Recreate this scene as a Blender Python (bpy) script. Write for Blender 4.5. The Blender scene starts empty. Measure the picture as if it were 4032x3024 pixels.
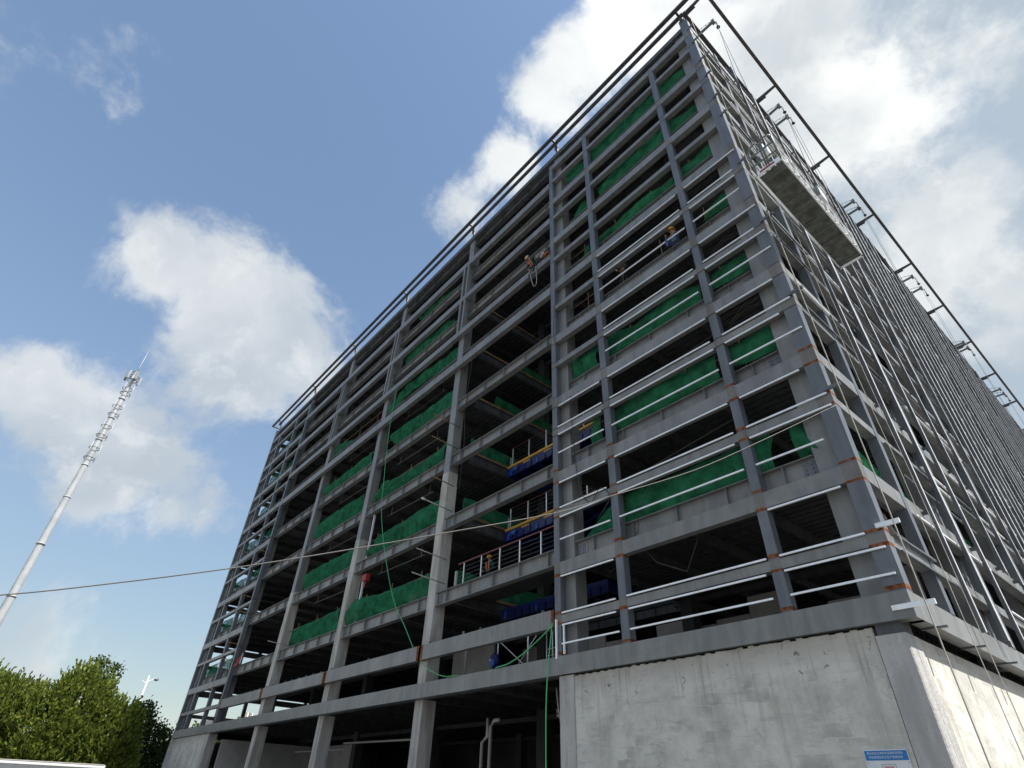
import bpy, bmesh, math, random
from mathutils import Vector, Matrix, noise
rnd = random.Random(7)
D = bpy.data; SC = bpy.context.scene; COL = SC.collection
R = math.radians

# ------------------------------------------------------------------ camera
cam = D.cameras.new('camera'); cam.lens = 19.49; cam.sensor_width = 36; cam.clip_end = 5000
CAM = D.objects.new('camera', cam); COL.objects.link(CAM)
rot = Matrix(((0.648633, 0.440862, 0.620416), (0.760397, -0.410431, -0.503332), (0.032738, 0.79824, -0.601449)))
CAM.matrix_world = Matrix.Translation((3.6826, -13.7, 1.6)) @ rot.to_4x4()
SC.camera = CAM
SC.view_settings.view_transform = 'Standard'; SC.view_settings.look = 'None'
SC.view_settings.exposure = 1.5; SC.view_settings.gamma = 1.0
SC.cycles.max_bounces = 6; SC.cycles.transparent_max_bounces = 12

# ------------------------------------------------------------------ sun and sky
SUN_EL, SUN_AZ = 57.0, 12.0            # azimuth counter-clockwise from +X
sd = Vector((math.cos(R(SUN_AZ)) * math.cos(R(SUN_EL)), math.sin(R(SUN_AZ)) * math.cos(R(SUN_EL)), math.sin(R(SUN_EL))))
sl = D.lights.new('sun', 'SUN'); sl.energy = 2.8; sl.angle = R(0.5); sl.color = (1.0, 0.95, 0.87)
so = D.objects.new('sun', sl); COL.objects.link(so); so.rotation_euler = sd.to_track_quat('Z', 'Y').to_euler()

W = D.worlds.new('World'); SC.world = W; W.use_nodes = True


class NT:
    """tiny node-tree builder"""
    def __init__(s, tree): s.t = tree; s.L = tree.links
    def n(s, typ, **kw):
        nd = s.t.nodes.new(typ)
        for k, v in kw.items():
            if k[0] == 'i' and k[1:].isdigit(): s.put(nd.inputs[int(k[1:])], v)
            elif k.startswith('in_'): s.put(nd.inputs[k[3:].replace('_', ' ')], v)
            else: setattr(nd, k, v)
        return nd
    def put(s, sock, v):
        if isinstance(v, bpy.types.NodeSocket): s.L.new(v, sock)
        elif isinstance(v, bpy.types.Node): s.L.new(v.outputs[0], sock)
        else: sock.default_value = v
    def m(s, op, a, b=0.0, c=0.0, clamp=False):
        nd = s.n('ShaderNodeMath', operation=op, i0=a, i1=b); nd.use_clamp = clamp
        s.put(nd.inputs[2], c)
        return nd.outputs[0]
    def vm(s, op, a, b=(0, 0, 0)):
        nd = s.n('ShaderNodeVectorMath', operation=op, i0=a, i1=b)
        return nd.outputs[1] if op == 'DOT_PRODUCT' else nd.outputs[0]
    def mix(s, f, a, b, blend='MIX'):
        nd = s.n('ShaderNodeMix', data_type='RGBA', blend_type=blend)
        s.put(nd.inputs[0], f); s.put(nd.inputs[6], a); s.put(nd.inputs[7], b)
        return nd.outputs[2]
    def ramp(s, f, lo, hi, a=0.0, b=1.0, smooth=True):
        nd = s.n('ShaderNodeMapRange', interpolation_type='SMOOTHSTEP' if smooth else 'LINEAR')
        s.put(nd.inputs[0], f); s.put(nd.inputs[1], lo); s.put(nd.inputs[2], hi); s.put(nd.inputs[3], a); s.put(nd.inputs[4], b)
        return nd.outputs[0]
    def noise(s, vec, scale, detail=4, rough=.55, dist=0.0):
        nd = s.n('ShaderNodeTexNoise', in_Vector=vec, in_Scale=scale, in_Detail=detail, in_Roughness=rough, in_Distortion=dist)
        return nd.outputs[0]


def build_sky():
    T = NT(W.node_tree); W.node_tree.nodes.clear()
    sky = T.n('ShaderNodeTexSky', sky_type='NISHITA', sun_disc=False, sun_elevation=R(SUN_EL), sun_rotation=R(90 - SUN_AZ),
              altitude=30, air_density=1.25, dust_density=0.6, ozone_density=2.0)
    d = T.n('ShaderNodeTexCoord').outputs['Generated']
    # cloud banks: directions in the sky and their spread
    blobs = [(-0.7707, -0.0068, 0.6371, 0.0072, 1.00), (-0.7942, 0.1080, 0.5980, 0.0086, 1.00), (-0.7764, -0.0674, 0.6266, 0.0035, 1.00),
             (-0.8031, 0.1839, 0.5668, 0.0058, 0.90), (-0.8523, 0.0880, 0.5155, 0.0064, 0.80), (-0.9103, -0.0760, 0.4068, 0.0047, 1.00),
             (-0.9178, 0.0356, 0.3953, 0.0062, 1.00), (-0.8948, -0.1295, 0.4272, 0.0023, 0.90), (-0.9242, 0.1371, 0.3564, 0.0059, 0.60),
             (-0.9427, 0.0056, 0.3335, 0.0043, 0.70), (-0.6485, -0.2155, 0.7300, 0.0039, 0.50), (-0.6313, -0.1894, 0.7521, 0.0011, 0.50),
             (-0.6408, -0.2761, 0.7164, 0.0039, 0.45), (-0.2367, 0.2969, 0.9251, 0.0039, 0.95), (-0.3211, 0.3079, 0.8956, 0.0033, 0.85),
             (-0.1794, 0.3173, 0.9312, 0.0046, 1.00), (-0.4294, 0.3134, 0.8470, 0.0026, 0.85), (-0.5065, 0.2867, 0.8132, 0.0021, 0.90),
             (-0.1360, 0.3390, 0.9309, 0.0057, 1.00), (-0.0612, 0.4982, 0.8649, 0.0105, 1.20), (-0.0504, 0.5825, 0.8113, 0.0078, 1.20),
             (-0.0904, 0.3847, 0.9186, 0.0071, 1.00), (0.0035, 0.6460, 0.7633, 0.0080, 1.00), (0.0431, 0.7509, 0.6590, 0.0060, 0.90),
             (0.1353, 0.6469, 0.7505, 0.0020, 0.60), (-0.0410, 0.7860, 0.6169, 0.0045, 0.80), (0.0010, 0.8633, 0.5047, 0.0019, 0.60),
             (0.0283, 0.8220, 0.5688, 0.0012, 0.90), (0.0373, 0.5020, 0.8641, 0.0034, 0.90)]
    wn = T.n('ShaderNodeTexNoise', in_Vector=d, in_Scale=3.2, in_Detail=5)
    warp = T.vm('SUBTRACT', wn.outputs[1], (.5, .5, .5))
    wsc = T.n('ShaderNodeVectorMath', operation='SCALE', i0=warp); wsc.inputs[3].default_value = 0.13
    dw = T.vm('NORMALIZE', T.vm('ADD', d, wsc.outputs[0]))
    acc = None
    for x, y, z, s, a in blobs:
        c = Vector((x, y, z)).normalized()
        q = T.m('SUBTRACT', 1.0, T.vm('DOT_PRODUCT', dw, tuple(c)))
        g = T.m('MULTIPLY', T.m('EXPONENT', T.m('DIVIDE', q, -s * .85)), a)
        acc = g if acc is None else T.m('MAXIMUM', T.m('MULTIPLY', T.m('ADD', acc, g), .62), T.m('MAXIMUM', acc, g))
    n1 = T.noise(dw, 7.5, 12, .63)
    n2 = T.noise(d, 2.4, 6, .55, .4)
    # unseen bright cumulus added out of view to fill the shaded left face
    back_fill = T.m('MULTIPLY', T.ramp(T.vm('DOT_PRODUCT', d, (-0.36, 0.40, 0.84)), .30, .62, 1, 0), T.ramp(n2, .40, .54, 0, 1.0))
    dens = T.m('ADD', T.m('MAXIMUM', acc, back_fill), T.m('MULTIPLY', T.m('SUBTRACT', n1, .5), 1.9))
    cov = T.ramp(dens, .28, .80)
    core = T.ramp(dens, .62, 1.35)
    sunny = T.m('POWER', T.ramp(T.vm('DOT_PRODUCT', d, tuple(Vector((-0.06, .45, .89)).normalized())), .80, 1.0, 0, 1), 1.3)
    shade = T.ramp(T.noise(d, 4.2, 6, .5, .3), .36, .66)
    ccol = T.mix(shade, (3.3, 3.7, 4.1, 1), (4.9, 5.1, 5.2, 1))
    ccol = T.mix(T.m('MULTIPLY', core, T.m('SUBTRACT', .85, T.m('MULTIPLY', shade, .5))), ccol, (3.3, 3.65, 4.0, 1))
    ccol = T.mix(T.m('MULTIPLY', T.ramp(T.noise(dw, 17.0, 8, .6), .5, .7), .45), ccol, (5.8, 5.9, 5.9, 1))
    ccol = T.mix(T.m('MULTIPLY', sunny, T.ramp(T.noise(dw, 5.0, 7, .55), .3, .65, .25, 1)), ccol, (6.9, 6.95, 6.7, 1))
    low = T.ramp(T.n('ShaderNodeSeparateXYZ', i0=d).outputs[2], .0, .85, 1.0, 0.0)
    haze = T.mix(low, (.24, .33, .38, 1), (.85, 1.02, 1.15, 1))
    veil = T.m('MULTIPLY', T.ramp(T.vm('DOT_PRODUCT', dw, tuple(Vector((.10, .84, .53)).normalized())), .74, .93), T.ramp(T.noise(dw, 3.1, 6, .5), .30, .6, .45, .95))
    skyc = T.mix(1.0, T.mix(1.0, sky.outputs[0], T.mix(T.m('POWER', low, 1.6), (1, 1, 1, 1), (.52, .5, .47, 1)), 'MULTIPLY'), haze, 'ADD')
    skyc = T.mix(veil, skyc, (3.0, 3.5, 3.95, 1))
    col = T.mix(T.m('MULTIPLY', cov, .90), skyc, ccol)
    bg = T.n('ShaderNodeBackground', i0=col, i1=SKY_STRENGTH)
    T.L.new(bg.outputs[0], T.n('ShaderNodeOutputWorld').inputs[0])


SKY_STRENGTH = 0.058
build_sky()

# ------------------------------------------------------------------ materials
def mat(name):
    m = D.materials.new(name); m.use_nodes = True
    T = NT(m.node_tree); b = m.node_tree.nodes['Principled BSDF']
    return m, T, b


def simple(name, col, rough=.6, metal=0.0, var=.18, scale=3.0):
    m, T, b = mat(name)
    p = T.n('ShaderNodeTexCoord').outputs['Object']
    n = T.noise(p, scale, 6, .6)
    c0 = tuple(c * (1 - var) for c in col) + (1,); c1 = tuple(min(1, c * (1 + var)) for c in col) + (1,)
    T.put(b.inputs['Base Color'], T.mix(T.ramp(n, .3, .7), c0, c1))
    b.inputs['Roughness'].default_value = rough; b.inputs['Metallic'].default_value = metal
    if rough > .84: b.inputs['Specular IOR Level'].default_value = .1
    return m


def streak_mat(name, base, dark, light, rough=.55, rustamt=.0, bump=.0):
    """painted or cast surface with run-down streaks, patches and rust spots"""
    m, T, b = mat(name)
    p = T.n('ShaderNodeNewGeometry').outputs['Position']
    mp = T.n('ShaderNodeMapping', i0=p); mp.inputs['Scale'].default_value = (3.2, 3.2, .5)
    st = T.noise(mp.outputs[0], 1.1, 5, .5)
    pa = T.noise(p, .55, 6, .62)
    fine = T.noise(p, 9.0, 4, .6)
    c = T.mix(T.ramp(st, .35, .68), dark + (1,), base + (1,))
    c = T.mix(T.m('MULTIPLY', T.ramp(pa, .48, .68), .7), c, light + (1,))
    c = T.mix(T.m('MULTIPLY', T.ramp(fine, .5, .75), .55 if bump > .9 else .35), c, dark + (1,))
    if bump > .9: c = T.mix(T.m('MULTIPLY', T.ramp(T.noise(p, 38.0, 3, .7), .45, .65), .6), c, dark + (1,))
    if rustamt:
        r = T.m('MULTIPLY', T.ramp(T.noise(mp.outputs[0], 1.1, 9, .7), .58, .70), rustamt)
        c = T.mix(r, c, (.125, .088, .066, 1))
    T.put(b.inputs['Base Color'], c)
    b.inputs['Roughness'].default_value = rough
    if bump:
        bp = T.n('ShaderNodeBump', in_Strength=bump, in_Distance=.02, in_Height=fine); T.L.new(bp.outputs[0], b.inputs['Normal'])
    return m


def wall_mat(name):
    """cement rendered blockwork: faint courses, trowel patches, run-down stains"""
    m, T, b = mat(name)
    p = T.n('ShaderNodeNewGeometry').outputs['Position']
    sx = T.n('ShaderNodeSeparateXYZ', i0=p)
    hor = T.m('ADD', sx.outputs[0], sx.outputs[1])
    uv = T.n('ShaderNodeCombineXYZ', i0=hor, i1=sx.outputs[2])
    wob = T.n('ShaderNodeTexNoise', in_Vector=p, in_Scale=3.0, in_Detail=4)
    fine = T.noise(p, 22.0, 5, .7)
    ws = T.n('ShaderNodeVectorMath', operation='SCALE', i0=T.vm('SUBTRACT', wob.outputs[1], (.5, .5, .5))); ws.inputs[3].default_value = .10
    br = T.n('ShaderNodeTexBrick', in_Vector=T.vm('ADD', uv.outputs[0], ws.outputs[0]), in_Scale=1.0)
    br.inputs['Brick Width'].default_value = .62; br.inputs['Row Height'].default_value = .26
    br.inputs['Mortar Size'].default_value = .016; br.inputs['Mortar Smooth'].default_value = .9
    patch = T.noise(p, .9, 8, .66); patch2 = T.noise(p, 2.6, 8, .7, .6)
    c = T.mix(T.ramp(patch, .34, .66), (.48, .47, .425, 1), (.67, .655, .60, 1))
    c = T.mix(T.m('MULTIPLY', T.ramp(patch2, .54, .72), .45), c, (.33, .33, .305, 1))
    vis = T.ramp(T.noise(p, .6, 3), .46, .62)
    br.inputs['Color1'].default_value = (0, 0, 0, 1); br.inputs['Color2'].default_value = (1, 1, 1, 1); br.inputs['Mortar'].default_value = (.5, .5, .5, 1)
    blk = T.m('MULTIPLY', T.ramp(br.outputs['Color'], .55, .95), T.ramp(T.noise(p, 1.3, 5), .45, .6))
    c = T.mix(T.m('MULTIPLY', blk, .42), c, (.235, .235, .215, 1))
    c = T.mix(T.m('MULTIPLY', T.m('MULTIPLY', br.outputs['Fac'], vis), .5), c, (.58, .595, .585, 1))
    top = T.ramp(T.m('ADD', sx.outputs[2], T.m('MULTIPLY', patch, 1.2)), 4.75, 5.3)
    c = T.mix(T.m('MULTIPLY', top, .5), c, (.33, .30, .255, 1))
    mp = T.n('ShaderNodeMapping', i0=p); mp.inputs['Scale'].default_value = (6, 6, .35)
    drip = T.m('MULTIPLY', T.ramp(T.noise(mp.outputs[0], 1.0, 6, .6), .54, .74), T.ramp(sx.outputs[2], 2.4, 4.9, .12, .8))
    c = T.mix(drip, c, (.215, .21, .185, 1))
    ocher = T.m('MULTIPLY', T.ramp(T.noise(mp.outputs[0], .45, 5, .6), .60, .72), .38)
    c = T.mix(ocher, c, (.37, .31, .215, 1))
    hz = T.n('ShaderNodeMapping', i0=T.vm('ADD', p, ws.outputs[0])); hz.inputs['Scale'].default_value = (.55, .55, 2.4)
    crack = T.m('ABSOLUTE', T.m('SUBTRACT', T.noise(hz.outputs[0], .8, 5, .5), .5))
    crack = T.m('MULTIPLY', T.ramp(crack, .0, .005, 1, 0), T.ramp(T.noise(p, .8, 2), .5, .6))
    c = T.mix(T.m('MULTIPLY', crack, .5), c, (.2, .2, .19, 1))
    spot = T.ramp(T.noise(p, 4.2, 4, .55, .8), .655, .71)
    spot = T.m('MULTIPLY', spot, T.ramp(sx.outputs[2], 3.6, 4.3, .15, .8))
    c = T.mix(spot, c, (.13, .128, .12, 1))
    c = T.mix(T.m('MULTIPLY', T.ramp(fine, .5, .72), .3), c, (.36, .355, .33, 1))
    c = T.mix(T.m('MULTIPLY', T.ramp(T.noise(hz.outputs[0], 2.2, 7, .68), .53, .68), .5), c, (.35, .345, .315, 1))
    T.put(b.inputs['Base Color'], c); b.inputs['Roughness'].default_value = .9
    bp = T.n('ShaderNodeBump', in_Strength=.35, in_Distance=.012, in_Height=T.noise(p, 14, 5, .65)); T.L.new(bp.outputs[0], b.inputs['Normal'])
    return m


def net_mat(name, col, thru=.35, hole=.18):
    m, T, b = mat(name)
    p = T.n('ShaderNodeTexCoord').outputs['Object']
    n = T.noise(p, 2.2, 6, .6)
    c = T.mix(T.ramp(n, .3, .7), tuple(v * .72 for v in col) + (1,), tuple(v * 1.35 for v in col) + (1,))
    dif = T.n('ShaderNodeBsdfDiffuse', i0=c); tr = T.n('ShaderNodeBsdfTranslucent', i0=c); tp = T.n('ShaderNodeBsdfTransparent')
    a = T.n('ShaderNodeMixShader', i0=thru, i1=dif.outputs[0], i2=tr.outputs[0])
    h = T.n('ShaderNodeMixShader', i0=T.ramp(T.noise(p, 1.3, 4), .3, .8, hole * .4, hole * 1.7), i1=a.outputs[0], i2=tp.outputs[0])
    out = [k for k in m.node_tree.nodes if k.type == 'OUTPUT_MATERIAL'][0]
    T.L.new(h.outputs[0], out.inputs[0]); m.node_tree.nodes.remove(b)
    return m


def leaf_mat(name, c0, c1, c2, thru=.3):
    m, T, b = mat(name)
    isl = T.n('ShaderNodeNewGeometry').outputs['Random Per Island']
    c = T.mix(T.ramp(isl, .0, .6, smooth=False), c0 + (1,), c1 + (1,))
    c = T.mix(T.ramp(isl, .78, 1.0), c, c2 + (1,))
    dif = T.n('ShaderNodeBsdfDiffuse', i0=c); tr = T.n('ShaderNodeBsdfTranslucent', i0=c)
    a = T.n('ShaderNodeMixShader', i0=thru, i1=dif.outputs[0], i2=tr.outputs[0])
    out = [k for k in m.node_tree.nodes if k.type == 'OUTPUT_MATERIAL'][0]
    T.L.new(a.outputs[0], out.inputs[0]); m.node_tree.nodes.remove(b)
    return m


M = {}
M['steel'] = streak_mat('grey_steel_primer', (.222, .228, .226), (.165, .17, .168), (.275, .278, .272), .4, .6)
M['post'] = streak_mat('blue_grey_steel_primer', (.142, .158, .18), (.10, .112, .13), (.175, .188, .205), .4, .6)
M['steel_dark'] = streak_mat('dark_steel_primer', (.10, .108, .115), (.06, .065, .07), (.13, .135, .14), .6, .3)
M['rust'] = simple('weld_rust', (.19, .075, .035), .85, 0, .6, 9)
M['joint'] = streak_mat('weathered_joint_paint', (.195, .188, .175), (.14, .122, .104), (.225, .225, .215), .55, 1.0)
M['rust_dark'] = simple('old_weld_rust', (.105, .07, .055), .85, 0, .4, 7)
M['rail_dark'] = simple('dark_roof_steel', (.055, .05, .052), .5, 0, .3)
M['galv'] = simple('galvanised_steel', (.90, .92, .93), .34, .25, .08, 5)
M['galv_shade'] = simple('shade_toned_galvanised_steel', (.13, .14, .15), .42, .3, .2, 2)  # galvanised steel with the shade of the mullion sides put into its colour
M['conc'] = streak_mat('grey_fireproofing', (.52, .505, .465), (.34, .325, .295), (.58, .565, .53), .9, .15, .4)
M['ground_conc'] = streak_mat('cast_concrete', (.47, .455, .425), (.31, .295, .27), (.52, .505, .48), .9, .25, .6)
M['wall'] = wall_mat('cement_render')
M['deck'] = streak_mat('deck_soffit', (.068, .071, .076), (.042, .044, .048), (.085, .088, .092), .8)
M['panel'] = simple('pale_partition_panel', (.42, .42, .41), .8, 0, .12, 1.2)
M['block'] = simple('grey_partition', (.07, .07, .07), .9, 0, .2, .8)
M['net'] = net_mat('green_debris_net', (.045, .25, .125), .46, .20)
M['net_thin'] = net_mat('thin_green_debris_net', (.030, .185, .105), .5, .22)
M['blue'] = simple('blue_paint', (.007, .018, .12), .4, 0, .3)
M['blue2'] = simple('bright_blue_paint', (.03, .10, .42), .4, 0, .2)
M['yellow'] = simple('yellow_paint', (.62, .34, .04), .5, 0, .12)
M['stainless'] = simple('stainless_tube', (.78, .79, .8), .28, .6, .06)
M['maroon'] = simple('maroon_handrail', (.13, .035, .03), .5, 0, .2)
M['pole'] = simple('rusty_scaffold_tube', (.25, .16, .09), .75, .1, .35, 2)
M['pvc'] = simple('white_pvc', (.40, .385, .36), .5, 0, .06)
M['mast'] = simple('weathered_mast_paint', (.40, .42, .44), .5, 0, .14, .8)
M['pier'] = streak_mat('rough_cast_pier', (.53, .52, .50), (.36, .355, .345), (.60, .59, .57), .95, .2, 1.0)
M['white'] = simple('white_paint', (.66, .68, .70), .45, 0, .05)
M['red'] = simple('red_paint', (.30, .035, .03), .6, 0, .25)
M['rope'] = simple('grey_white_rope', (.36, .35, .32), .85, 0, .15, 6)
M['cable'] = simple('grey_sheathed_cable', (.15, .147, .14), .7, 0, .12, 4)
M['hose'] = simple('green_hose', (.07, .46, .17), .45, 0, .1)
M['wire'] = simple('dark_wire', (.07, .07, .075), .9)
M['dull'] = simple('grey_green_arm_paint', (.16, .185, .18), .55, .1, .2)
M['gond'] = simple('checker_plate_underside', (.105, .115, .098), .6, .2, .45, 3)
M['black'] = simple('black_rubber', (.02, .02, .02), .6)
M['bark'] = simple('bark', (.10, .075, .05), .95, 0, .3, 4)
M['skin'] = simple('skin', (.40, .24, .16), .6, 0, .05)
M['jeans'] = simple('blue_denim', (.075, .12, .25), .85, 0, .25, 14)
M['camo'] = simple('mottled_work_shirt', (.16, .15, .12), .9, 0, .75, 11)
M['dgreen'] = simple('dark_green_jacket', (.012, .075, .06), .85, 0, .25, 8)
M['dark'] = simple('dark_trousers', (.028, .03, .034), .9, 0, .2, 8)
M['orange'] = simple('orange_reflective_webbing', (.75, .17, .06), .6, 0, .1)
M['helmet_y'] = simple('yellow_helmet_shell', (.72, .43, .03), .35, 0, .05)
M['helmet_w'] = simple('pale_helmet_shell', (.62, .42, .24), .4, 0, .08)
M['helmet_o'] = simple('orange_helmet_shell', (.68, .26, .02), .4, 0, .05)
M['sign_blue'] = simple('sign_blue', (.012, .17, .47), .4, 0, .03)
M['sign_red'] = simple('sign_red', (.55, .03, .04), .5, 0, .03)
M['soil'] = streak_mat('dusty_yard', (.14, .135, .125), (.10, .095, .09), (.17, .165, .155), .95)
M['leaf_con'] = leaf_mat('cypress_sprays', (.055, .095, .022), (.19, .24, .05), (.33, .34, .06), .38)
M['leaf_dark'] = leaf_mat('dark_leaves', (.03, .055, .02), (.065, .095, .03), (.12, .14, .045), .3)
M['far_wall'] = simple('far_facade', (.55, .50, .45), .85, 0, .08)
M['far_glass'] = simple('far_window', (.06, .07, .08), .2)


# ------------------------------------------------------------------ mesh helpers
class MB:
    def __init__(s): s.v = []; s.f = []; s.mi = []; s.mats = []; s.sm = []
    def mat_i(s, m):
        m = M[m] if isinstance(m, str) else m
        if m not in s.mats: s.mats.append(m)
        return s.mats.index(m)
    def add(s, vs, fs, m, smooth=False):
        o = len(s.v); s.v += [tuple(v) for v in vs]; k = s.mat_i(m)
        for f in fs: s.f.append(tuple(i + o for i in f)); s.mi.append(k); s.sm.append(smooth)
        return s
    def box(s, x0, x1, y0, y1, z0, z1, m):
        vs = [(x, y, z) for z in (z0, z1) for y in (y0, y1) for x in (x0, x1)]
        return s.add(vs, [(0, 2, 3, 1), (4, 5, 7, 6), (0, 1, 5, 4), (1, 3, 7, 5), (3, 2, 6, 7), (2, 0, 4, 6)], m)
    def bar(s, a, b, w, h, m, up=(0, 0, 1)):
        a, b = Vector(a), Vector(b); d = (b - a).normalized(); u = Vector(up)
        if abs(d.dot(u)) > .98: u = Vector((0, 1, 0))
        sx = d.cross(u).normalized(); sy = sx.cross(d).normalized()
        vs = [p + sx * (i * w / 2) + sy * (j * h / 2) for p in (a, b) for i, j in ((-1, -1), (1, -1), (1, 1), (-1, 1))]
        return s.add(vs, [(0, 3, 2, 1), (4, 5, 6, 7), (0, 1, 5, 4), (1, 2, 6, 5), (2, 3, 7, 6), (3, 0, 4, 7)], m)
    def tube(s, pts, r, m, n=6, cap=True):
        pts = [Vector(p) for p in pts]; vs = []; fs = []
        for i, p in enumerate(pts):
            d = (pts[min(i + 1, len(pts) - 1)] - pts[max(i - 1, 0)]).normalized()
            u = Vector((0, 0, 1)) if abs(d.z) < .95 else Vector((0, 1, 0))
            a = d.cross(u).normalized(); b = a.cross(d)
            rr = r[i] if isinstance(r, (list, tuple)) else r
            vs += [p + a * (math.cos(t * 2 * math.pi / n) * rr) + b * (math.sin(t * 2 * math.pi / n) * rr) for t in range(n)]
        for i in range(len(pts) - 1):
            for t in range(n):
                fs.append((i * n + t, i * n + (t + 1) % n, (i + 1) * n + (t + 1) % n, (i + 1) * n + t))
        if cap: fs += [tuple(range(n))[::-1], tuple(range((len(pts) - 1) * n, len(pts) * n))]
        return s.add(vs, fs, m, True)
    def ball(s, c, r, m, n=8, k=6, sx=1, sy=1, sz=1):
        c = Vector(c); vs = [c + Vector((0, 0, r * sz))]; fs = []
        for i in range(1, k):
            for j in range(n):
                a, t = math.pi * i / k, 2 * math.pi * j / n
                vs.append(c + Vector((math.sin(a) * math.cos(t) * r * sx, math.sin(a) * math.sin(t) * r * sy, math.cos(a) * r * sz)))
        vs.append(c - Vector((0, 0, r * sz)))
        for j in range(n):
            fs.append((0, 1 + j, 1 + (j + 1) % n)); fs.append((len(vs) - 1, 1 + (k - 2) * n + (j + 1) % n, 1 + (k - 2) * n + j))
        for i in range(k - 2):
            for j in range(n):
                a = 1 + i * n; fs.append((a + j, a + n + j, a + n + (j + 1) % n, a + (j + 1) % n))
        return s.add(vs, fs, m, True)
    def hbeam(s, a, b, h, w, m, stiff=0):
        """I section from a to b (top flange upper face at the given height); stiffener plates"""
        a, b = Vector(a), Vector(b); t = .022
        dz = Vector((0, 0, 1))
        s.bar(a - dz * t / 2, b - dz * t / 2, w, t, m); s.bar(a - dz * (h - t / 2), b - dz * (h - t / 2), w, t, m)
        s.bar(a - dz * h / 2, b - dz * h / 2, .016, h - 2 * t - .002, m)
        L = (b - a).length; d = (b - a).normalized(); sd_ = d.cross(dz)
        for i in range(stiff):
            p = a + d * (L * (i + .5) / stiff)
            for sgn in (-1, 1):
                q = p + sd_ * sgn * (w / 4) - dz * h / 2
                s.bar(q - dz * (h / 2 - t - .002), q + dz * (h / 2 - t - .002), w / 2 - .03, .014, m, up=d)
        return s
    def build(s, name, parent=None):
        me = D.meshes.new(name); me.from_pydata(s.v, [], s.f); me.validate(); me.update()
        for m in s.mats: me.materials.append(m)
        if len(me.polygons) == len(s.mi):
            me.polygons.foreach_set('material_index', s.mi); me.polygons.foreach_set('use_smooth', s.sm)
        o = D.objects.new(name, me); COL.objects.link(o)
        if parent is not None: o.parent = parent; o.matrix_parent_inverse = parent.matrix_basis.inverted()
        return o


def tag(o, label, cat, group=None, kind=None):
    if label: o['label'] = label
    if cat: o['category'] = cat
    if group: o['group'] = group
    if kind: o['kind'] = kind
    return o


def empty(name, loc, label, cat, group=None):
    o = D.objects.new(name, None); COL.objects.link(o); o.location = loc; o.empty_display_size = .3
    bpy.context.evaluated_depsgraph_get
    o.matrix_basis = Matrix.Translation(loc)
    return tag(o, label, cat, group)

# ------------------------------------------------------------------ ground
g = MB(); g.box(-900, 900, -700, 1100, -.5, 0, 'soil'); go = g.build('ground'); go['kind'] = 'structure'

# ------------------------------------------------------------------ the steel building (corner of its two faces at the origin; left face y = 0, right face x = 0)
XL, YB = -55.85, 74.0
P = 3.567
WIDE = [8.40 + P * k for k in range(8)]          # tops of the deep edge beams
NARR = [6.62] + [10.37 + P * k for k in range(7)]   # tops of the slim edge beams
FLOOR = [5.42] + [9.08 + P * k for k in range(8)]   # walking levels, the last one is the roof
CX = [-.72, -9.92, -18.72, -28.0, -37.2, -46.1, -55.3]  # column lines along the left face
CY = [.52, 7.3, 14.0, 20.7, 27.4, 34.1, 40.8, 47.5, 54.2, 60.9, 67.6, 73.6]
B = empty('steel_frame_building', (0, 0, 0), 'unfinished grey steel frame building on a concrete ground floor, filling the picture', 'building')

# columns -----------------------------------------------------------
for i, x in enumerate(CX):
    m = MB(); m.box(x - .27, x + .27, .27, .81, 5.0, 34.6, 'steel'); c = m.build('column', B)
    if 2 <= i <= 4:                                   # sprayed lower lengths on the open middle bays
        top = {2: 15.3, 3: 14.2, 4: 12.9}[i]
        f = MB(); z = 5.43
        for (za, zb, e) in ((5.43, top - 2.1, .035), (top - 2.1, top - .7, .022), (top - .7, top, .012)):
            f.box(x - .27 - e, x + .27 + e, .27 - e, .81 + e, za, zb, 'conc')
        f.build('fireproofing', c)
for y in CY[1:9]:
    m = MB(); m.box(-.87, -.33, y - .27, y + .27, 4.9, 34.6, 'steel'); m.build('column', B)
for x in CX[:-1]:
    for y in (7.3, 14.0):
        if x > -1: continue
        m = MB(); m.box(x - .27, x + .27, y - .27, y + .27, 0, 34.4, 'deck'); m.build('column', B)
for y in CY[1:4]:
    m = MB(); m.box(XL + .2, XL + .74, y - .27, y + .27, 0, 34.6, 'steel'); m.build('column', B)
for x in CX[2:5]:
    m = MB(); m.box(x - .31, x + .29, .25, .88, 0, 4.82, 'ground_conc'); m.build('ground_column', B)

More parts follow.
